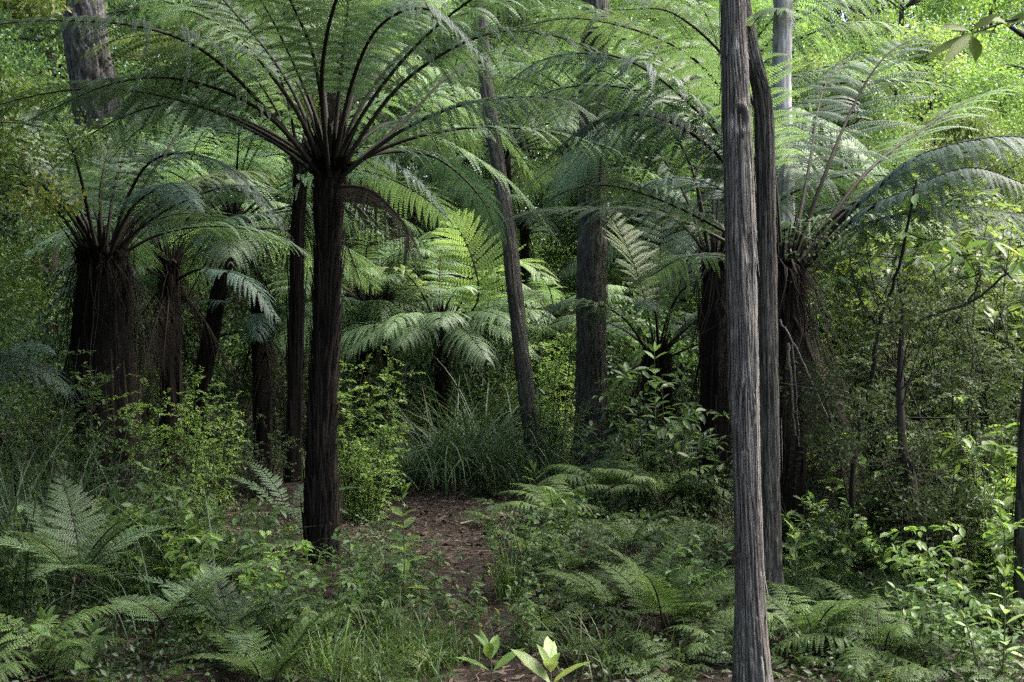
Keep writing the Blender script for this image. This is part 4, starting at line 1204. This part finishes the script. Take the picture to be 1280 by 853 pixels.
seedling('light shoot in front of the dark bush, far left of the path', 232, 7.0, h_at(625, 232, 7.0), 6, (.11, .055), 'leaf_light', t0=.35)
seedling('thin shoot with pale top leaves above the corner sedge', 45, 6.6, h_at(625, 45, 6.6), 5, (.10, .05), 'leaf_light', t0=.4)
seedling('leafy seedling low in the near corner', 70, 4.9, h_at(775, 70, 4.9), 4, (.14, .07), 'leaf_mid', tilt=(-.04, 0))
seedling('broad-leaved seedling in the corner below the pale fern', 100, 4.8, h_at(790, 100, 4.8), 4, (.14, .065), 'leaf_mid', tilt=(.05, 0))
seedling('leafy shoot among the ferns at the left', 205, 6.3, h_at(690, 205, 6.3), 6, (.12, .06), 'leaf_light')
seedling('leafy shoot leaning right among the ferns at the left', 255, 6.5, h_at(675, 255, 6.5), 6, (.12, .055), 'leaf_light', tilt=(.1, 0))
seedling('drooping light shoot with three top leaves near the scrub at the right', 1195, 6.4, h_at(640, 1195, 6.4), 5, (.14, .08), 'leaf_light', t0=.4)
seedling('two-leaved thin sprig in front of the dark hollow', 1190, 5.9, h_at(725, 1190, 5.9), 2, (.11, .06), 'leaf_mid', t0=.7)
seedling('upright seedling with a yellow tip leaf behind the shiny bush', 818, 9.6, h_at(440, 818, 9.6), 9, (.20, .07), 'leaf_mid', t0=.25, taper=.4)
seedling('pale drooping shoot at the path end', 668, 11.0, h_at(590, 668, 11.0), 3, (.28, .06), 'leaf_light', t0=.5)

# ---- shrubs
SH = 'shrubs of the understorey'
S = {}
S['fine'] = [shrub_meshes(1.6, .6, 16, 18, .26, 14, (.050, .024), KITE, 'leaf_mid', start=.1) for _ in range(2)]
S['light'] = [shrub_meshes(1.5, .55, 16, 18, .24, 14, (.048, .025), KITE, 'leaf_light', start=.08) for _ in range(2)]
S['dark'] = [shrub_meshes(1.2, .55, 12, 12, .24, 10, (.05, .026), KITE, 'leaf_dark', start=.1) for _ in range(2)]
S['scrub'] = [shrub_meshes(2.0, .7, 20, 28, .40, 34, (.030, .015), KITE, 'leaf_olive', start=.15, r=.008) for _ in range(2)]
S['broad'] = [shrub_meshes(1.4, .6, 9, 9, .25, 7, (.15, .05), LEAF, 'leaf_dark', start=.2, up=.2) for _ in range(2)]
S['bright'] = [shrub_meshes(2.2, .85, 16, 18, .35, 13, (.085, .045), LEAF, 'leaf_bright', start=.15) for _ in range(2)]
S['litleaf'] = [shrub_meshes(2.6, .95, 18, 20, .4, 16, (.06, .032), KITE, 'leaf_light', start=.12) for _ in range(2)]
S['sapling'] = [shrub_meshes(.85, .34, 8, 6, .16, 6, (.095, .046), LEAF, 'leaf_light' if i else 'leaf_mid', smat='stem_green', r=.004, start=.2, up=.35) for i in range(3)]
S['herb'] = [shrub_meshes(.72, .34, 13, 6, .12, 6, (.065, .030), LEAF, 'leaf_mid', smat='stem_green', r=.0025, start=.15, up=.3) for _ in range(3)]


def shrub(label, px, Y, key, sc, i=0, name='shrub', lift=0.):
    f, s = S[key][i % len(S[key])]
    t = thing(name, label, 'shrub', on(px, Y) + UP * (lift - .03), rng.uniform(0, 6.28), sc, SH)
    link('foliage', f, t)
    link('stem', s, t)


for a in [
    ('leafy shrub with arching shoots in front of the broad skirted tree fern', 95, 7.9, 'fine', .95, 0),
    ('leafy green shrub in front of the shaggy trunk', 215, 8.4, 'light', .85, 0),
    ('small leafy shrub between the shaggy trunk and the slim main trunk', 265, 9.5, 'light', .7, 1),
    ('dark low shrub behind the corner sedge', 60, 7.2, 'dark', .65, 0),
    ('dark low shrub in front of the arching shoots', 150, 7.3, 'dark', .7, 1),
    ('dark low shrub at the edge of the dark soil', 205, 7.7, 'dark', .6, 0),
    ('thin light shrub right behind the slim main trunk', 452, 10.4, 'light', 1.05, 1),
    ('low yellow-green shrub beside the path bend behind the slim trunk', 462, 9.9, 'light', .55, 0),
    ('bushy shrub between the slender leaning trunk and the thick middle one', 695, 14.2, 'light', 1.25, 0),
    ('second shrub low by the foot of the thick middle trunk', 700, 12.2, 'fine', .6, 1),
    ('shiny long-leaved bush right of the thick middle trunk', 815, 9.9, 'broad', .95, 0),
    ('shiny long-leaved bush close behind the grey trunk', 872, 9.2, 'broad', .85, 1),
    ('low shiny bush at the top of the bank', 775, 10.8, 'broad', .7, 1),
    ('fine-twigged scrub bush just right of the dead skirt', 1085, 7.9, 'scrub', .95, 0),
    ('fine-twigged scrub bush in the middle of the right side', 1150, 7.4, 'scrub', .9, 1),
    ('fine-twigged scrub bush near the edge, behind the light shoot', 1235, 7.8, 'scrub', .95, 0),
    ('low scrub above the dark hollow', 1165, 6.4, 'scrub', .55, 1),
    ('bright-leaved shrub at the edge below the pale frond', 1255, 9.0, 'bright', .95, 0),
    ('bright-leaved shrub behind the scrub', 1180, 10.5, 'bright', 1.1, 1),
    ('tall bright shrub with broad yellow-green leaves under the level dark frond', 1215, 9.6, 'bright', 1.25, 1),
    ('tall bright shrub with broad yellow-green leaves, left of the forked stem top', 1135, 11.2, 'bright', 1.3, 0),
    ('bright broad-leaved shrub cut off by the edge, below the upper corner', 1300, 8.6, 'bright', 1.2, 1),
    ('light small-leaved shrub tall behind the forked shrub', 1110, 11.5, 'litleaf', 1.15, 0),
    ('light small-leaved shrub near the far edge', 1250, 12, 'litleaf', 1.2, 1),
    ('light leafy herb bush under the scrub at the edge', 1240, 6.3, 'light', .6, 1),
    ('mid green shrub in the clearing under the pale umbrella fern', 470, 15, 'fine', .8, 0),
    ('mid green shrub behind the sedge clump', 620, 15, 'fine', .7, 1),
    ('dim shrub under the fern in deep shade', 330, 11.5, 'dark', .8, 0),
    ('dim shrub left of the broad skirted trunk', 20, 9.8, 'dark', 1.3, 1),
    ('low leafy herbs left of the tall seedling', 455, 6.6, 'herb', .75, 0),
    ('low leafy herbs around the tall seedling', 490, 6.3, 'herb', .55, 1),
    ('low leafy herbs on the left rim of the path', 530, 6.9, 'herb', .75, 2),
    ('leafy herbs below the leaning shoot', 280, 6.1, 'herb', 1.1, 2),
    ('leafy herbs under the heart-leaved seedling', 295, 6.4, 'herb', 1.0, 0),
    ('leafy herbs behind the pale corner fern', 170, 6.4, 'herb', 1.15, 1),
    ('leafy herbs at the right of the comb-like fern', 370, 5.4, 'herb', .9, 2),
    ('leafy herbs spilling over the near left rim of the path', 562, 5.8, 'herb', .7, 1),
    ('leafy herbs spilling over the near right rim of the path', 645, 5.9, 'herb', .65, 0),
    ('leafy herbs on the bank by the small sedge tuft', 665, 7.1, 'herb', .85, 1),
    ('leafy herbs under the round-leaved seedlings', 870, 6.0, 'herb', .8, 0),
    ('leafy herbs around the pale seedling', 1245, 4.75, 'herb', .7, 2),
    ('small-leaved sprigs left of the pale seedling', 1170, 5.0, 'herb', .8, 1),
    ('leafy herbs right of the dark trunk foot', 1015, 6.3, 'herb', .9, 1),
    ('leafy sapling clump among the ferns, left of the dark comb-like fern', 210, 6.2, 'sapling', 0.85, 1),
    ('leafy sapling clump below the heart-leaved seedling', 290, 6.5, 'sapling', 0.8, 0),
    ('low leafy sapling clump above the dark comb-like fern', 262, 5.8, 'sapling', 0.75, 2),
    ('leafy sapling clump between the comb-like fern and the bright grass', 345, 5.7, 'sapling', 0.7, 1),
    ('leafy sapling clump beside the corner sedge', 140, 6.7, 'sapling', 0.85, 2),
    ('leafy sapling clump behind the bright grass', 415, 5.9, 'sapling', 0.7, 0),
    ('leafy sapling clump in the hollow left of the grey trunk', 855, 6.8, 'sapling', 0.75, 0),
    ('leafy sapling clump behind the dark trunk foot', 1025, 6.8, 'sapling', 0.8, 1),
    ('leafy sapling clump beside the dark hollow', 1135, 6.0, 'sapling', 0.7, 2),
    ('leafy sapling clump behind the pale seedling', 1245, 5.6, 'sapling', 0.9, 1),
    ('leafy sapling clump at the edge above the pale seedling', 1285, 6.3, 'sapling', 1.25, 2),
    ('tall leafy sapling clump in the scrub near the edge', 1235, 7.0, 'sapling', 1.5, 1),
    ('tall leafy sapling clump in front of the bright shrubs', 1265, 7.8, 'sapling', 1.8, 2),
    ('leafy sapling clump in the scrub behind the twisted stem', 1165, 7.8, 'sapling', 1.4, 0),
    ('leafy sapling clump right of the dead skirt', 1085, 7.4, 'sapling', 1.2, 2),
    ('leafy sapling clump at the foot of the bank behind the small sedge tuft', 690, 7.8, 'sapling', 0.8, 0),
    ('leafy herbs low by the pine side edge', 30, 5.9, 'herb', 1.0, 0),
]:
    shrub(*a)

# leafy tree in the upper left corner
mesh = tree_meshes(4.6, 1.05, .30, 110, 260, (.045, .024), 'leaf_light', .035, 'twig', cl=.25)
t = thing('small_tree', 'small-leaved tree filling the upper corner in front of the pine trunk', 'tree', on(-115, 7.6))
link('crown', mesh[0], t); link('trunk', mesh[1], t)
mesh = tree_meshes(4.2, 1.0, .4, 55, 140, (.04, .02), 'leaf_dark', .05, 'twig', cl=.28)
t = thing('small_tree', 'darker small-leaved tree at the edge under the brighter one', 'tree', on(-150, 9.0))
link('crown', mesh[0], t); link('trunk', mesh[1], t)

# shrub with a forked stem and hands of long leaves
b = on(1062, 6.6)
t = thing('forked_shrub', 'forked dark-stemmed shrub with hands of long leaves on the right', 'shrub', b)
mt, ml = MB(), MB()
def L6(*q):
    return [P(x, y, Y) - b for x, y, Y in q]
segs = [(L6((1062, 700, 6.6), (1068, 570, 6.6), (1088, 480, 6.6), (1098, 410, 6.6)), .016, .012),
        (L6((1098, 405, 6.6), (1120, 345, 6.5), (1140, 255, 6.4), (1146, 225, 6.4)), .011, .006),
        (L6((1096, 408, 6.6), (1070, 360, 6.7), (1060, 310, 6.8)), .008, .004),
        (L6((1100, 404, 6.6), (1150, 398, 6.5), (1210, 380, 6.4), (1255, 345, 6.3), (1275, 322, 6.3)), .010, .005),
        (L6((1210, 380, 6.4), (1222, 355, 6.4), (1224, 340, 6.4)), .006, .004)]
ends = []
for c, r0, r1 in segs:
    C = spline(c, 20); tube(mt, C + rng.normal(0, .004, C.shape), np.linspace(r0, r1, 20), 7, rng.random())
for q in [(1146, 240, 6.4), (1132, 290, 6.4), (1180, 300, 6.2), (1120, 300, 6.7), (1060, 312, 6.8), (1045, 345, 6.8), (1078, 285, 6.8), (1205, 320, 6.5), (1224, 335, 6.4), (1272, 325, 6.3), (1165, 260, 6.6), (1190, 345, 6.6), (1100, 275, 7.0), (1085, 330, 7.0), (1240, 300, 6.8), (1150, 320, 6.9)]:
    e = P(*q) - b
    allp = np.vstack([spline(s[0], 20) for s in segs[1:]])
    j = allp[np.argmin(np.linalg.norm(allp - e, axis=1))]
    tube(mt, spline([j, (j + e) / 2 - UP * .02, e], 6), np.linspace(.004, .002, 6), 4, .5)
    n = rng.integers(5, 8)
    a = rng.uniform(0, 6.28) + np.arange(n) * 6.28 / n
    el = rng.uniform(-.75, -.1, n)
    d = np.stack([np.cos(a) * np.cos(el), np.sin(a) * np.cos(el), np.sin(el)], -1)
    leaves(ml, np.repeat(e[None], n, 0) + d * .02, d, np.array([0, 0, 1.]) + rng.normal(0, .2, (n, 3)), rng.uniform(.12, .19, n), rng.uniform(.035, .055, n), LEAF)
link('stem', mt.mesh('stem', M['twig'], True), t)
link('foliage', ml.mesh('foliage', M['leaf_mid']), t)

# twisted dark stem
b = on(1205, 6.3)
t = thing('twisted_tree', 'twisted dark stem bending up through the scrub on the right', 'tree', b)
mt, ml = MB(), MB()
me, C, R = trunk_mesh('trunk', [P(*q) - b for q in [(1208, 815, 6.3), (1195, 765, 6.3), (1168, 715, 6.3), (1148, 690, 6.3), (1140, 650, 6.35), (1137, 600, 6.4), (1128, 560, 6.4), (1125, 470, 6.5), (1130, 380, 6.6)]],
                      [.065, .055, .05, .045, .04, .038, .03, .02, .012], M['twig'], sides=28, rings=120, depth=.12, fz=2.5, lumps=.15)
link('trunk', me, t)
ce, cr = [], []
for i in range(46):
    k = rng.integers(55, 119)
    e = C[k] + rand_dirs(1, .25)[0] * [1, .7, .8] * rng.uniform(.25, .95)
    tube(mt, spline([C[k], (C[k] + e) / 2 + rng.normal(0, .04, 3), e], 8), np.linspace(.005, .0015, 8), 4, rng.random())
    ce.append(e); cr.append(rng.uniform(.1, .26))
link('limb', mt.mesh('limb', M['twig'], True), t)
link('crown', cloud_mesh('crown', np.array(ce), np.array(cr), 260, (.026, .012), 'leaf_olive', flat=.8), t)

# overhanging branch of a tree just outside the frame
b = on(1390, 3.9)
t = thing('overhanging_tree', 'near branch with broad glossy leaves hanging into the top corner', 'tree', b)
mt = MB()
q = lambda x, y, Y: P(x, y, Y) - b
tube(mt, spline([(0, 0, -.1), q(1392, 500, 3.9), q(1385, 200, 3.9), q(1372, -100, 3.9), q(1360, -400, 3.9)], 30), np.linspace(.05, .03, 30), 10, .5)
tube(mt, spline([q(1385, 180, 3.9), q(1330, 80, 3.9), q(1275, 42, 3.9), q(1258, 30, 3.9)], 16), np.linspace(.014, .005, 16), 7, .5)
tube(mt, spline([q(1340, 90, 3.9), q(1290, 25, 3.8), q(1215, 42, 3.8)], 12), np.linspace(.007, .003, 12), 6, .5)
link('trunk', mt.mesh('trunk', M['twig'], True), t)
for (x0, y0), (x1, y1), w in [((1213, 42), (1158, 72), .034), ((1213, 44), (1182, 75), .04), ((1215, 45), (1222, 74), .05), ((1210, 38), (1177, 32), .04), ((1216, 38), (1250, 16), .042), ((1218, 42), (1247, 40), .03),
                              ((1258, 30), (1292, 18), .05), ((1262, 34), (1245, 22), .05), ((1275, 30), (1300, 50), .05)]:
    a, c = q(x0, y0, 3.8 + rng.uniform(-.03, .03)), q(x1, y1, 3.76 + rng.uniform(-.05, .05))
    mb = MB()
    leaves(mb, [a], c - a, np.array([rng.normal(0, .25), -.75, .65]), np.linalg.norm(c - a) * 1.05, w, LEAF, .5)
    link('leaf', mb.mesh('leaf', M['leaf_hang']), t)

# ---- fallen sticks
for lab, c, r, mat in [
    ('pale dead stalk leaning down from the spreading fern', [(975, 400, 6.9), (1000, 445, 6.85), (1035, 522, 6.8)], .006, 'stalk_dead'),
    ('pair of pale dead stalks hanging beside the dark trunk, longer one', [(985, 428, 6.7), (989, 480, 6.7), (994, 545, 6.7)], .009, 'stalk_dead'),
    ('pair of pale dead stalks hanging beside the dark trunk, shorter one', [(990, 430, 6.72), (996, 500, 6.7), (999, 560, 6.7)], .005, 'stalk_dead'),
    ('bare dark stick slanting across the bank', [(732, 655, 8.3), (750, 680, 8.1), (772, 708, 7.9)], .012, 'twig_grey'),
    ('thin bent twig on the path', [(560, 738, 7.0), (570, 748, 7.0), (582, 755, 6.95)], .006, 'twig_grey'),
    ('long thin stick on the soil beyond the tall seedling', [(515, 680, 9), (550, 686, 8.9), (578, 690, 8.8)], .006, 'twig_grey'),
    ('pale stick lying under the ferns left of the slim trunk', [(300, 765, 6.6), (330, 768, 6.6), (362, 776, 6.5)], .008, 'twig_grey'),
    ('bare branching twig standing in front of the dark bush', [(115, 690, 6.6), (130, 640, 6.6), (160, 590, 6.6)], .004, 'twig_grey'),
]:
    p = [P(*q) for q in c]
    on_soil = 'on ' in lab or 'lying' in lab or 'across' in lab
    if on_soil:
        p = [np.array([v[0], v[1], float(gh(v[0], v[1])) + .015 + (.08 * i if 'across' in lab else .01 * i)]) for i, v in enumerate(p)]
    mb = MB()
    C = spline([v - p[-1] for v in p], 16)
    tube(mb, C + rng.normal(0, .003, C.shape), r * np.linspace(1, .55, 16), 6, rng.random())
    if 'branching' in lab:
        tube(mb, spline([C[6], C[6] + [-.1, 0, .16], C[6] + [-.12, .02, .25]], 8), np.linspace(.003, .0015, 8), 5, .5)
    tag(link('dead_stick', mb.mesh('dead_stick', M[mat], True), None, p[-1]), lab, 'stick')

# ------------------------------------------------------------------ light, sky, camera
sc = bpy.context.scene
SUN_EL, SUN_AZ = math.radians(55), math.radians(80)      # azimuth clockwise from +Y: the veiled sun stands high on the right
w = bpy.data.worlds.new('World'); sc.world = w
w.use_nodes = True
nt = w.node_tree
bg = nt.nodes['Background']
sky = nt.nodes.new('ShaderNodeTexSky')
sky.sky_type = 'NISHITA'; sky.sun_disc = False
sky.sun_elevation = SUN_EL; sky.sun_rotation = SUN_AZ
sky.air_density = 1.0; sky.dust_density = 5.0; sky.ozone_density = .9
nt.links.new(sky.outputs[0], bg.inputs[0])
bg.inputs[1].default_value = .14
sl = bpy.data.lights.new('sun', 'SUN'); sl.energy = 1.15; sl.angle = math.radians(28); sl.color = (1, .98, .93)
so = bpy.data.objects.new('sun', sl); COL.objects.link(so)
from mathutils import Vector
sd = Vector((math.sin(SUN_AZ) * math.cos(SUN_EL), math.cos(SUN_AZ) * math.cos(SUN_EL), math.sin(SUN_EL)))
so.rotation_euler = (-sd).to_track_quat('-Z', 'Y').to_euler()
so.location = (10, 10, 30)

cam = bpy.data.cameras.new('camera'); co = bpy.data.objects.new('camera', cam); COL.objects.link(co)
cam.lens = 40; cam.sensor_width = 36; cam.clip_end = 1000
co.location = (0, 0, CAMZ); co.rotation_euler = (math.pi / 2, 0, 0)
sc.camera = co
vs = sc.view_settings
vs.view_transform = 'Standard'; vs.look = 'None'; vs.exposure = 2.85; vs.gamma = 1; vs.use_curve_mapping = False
cy = sc.cycles
cy.max_bounces = 6; cy.diffuse_bounces = 3; cy.glossy_bounces = 2; cy.transmission_bounces = 3; cy.transparent_max_bounces = 4
cy.use_adaptive_sampling = False
cy.use_denoising = False
cy.sample_clamp_indirect = .6; cy.sample_clamp_direct = 1.0
sc.render.filter_size = 1.2
sc.render.threads_mode = 'AUTO'
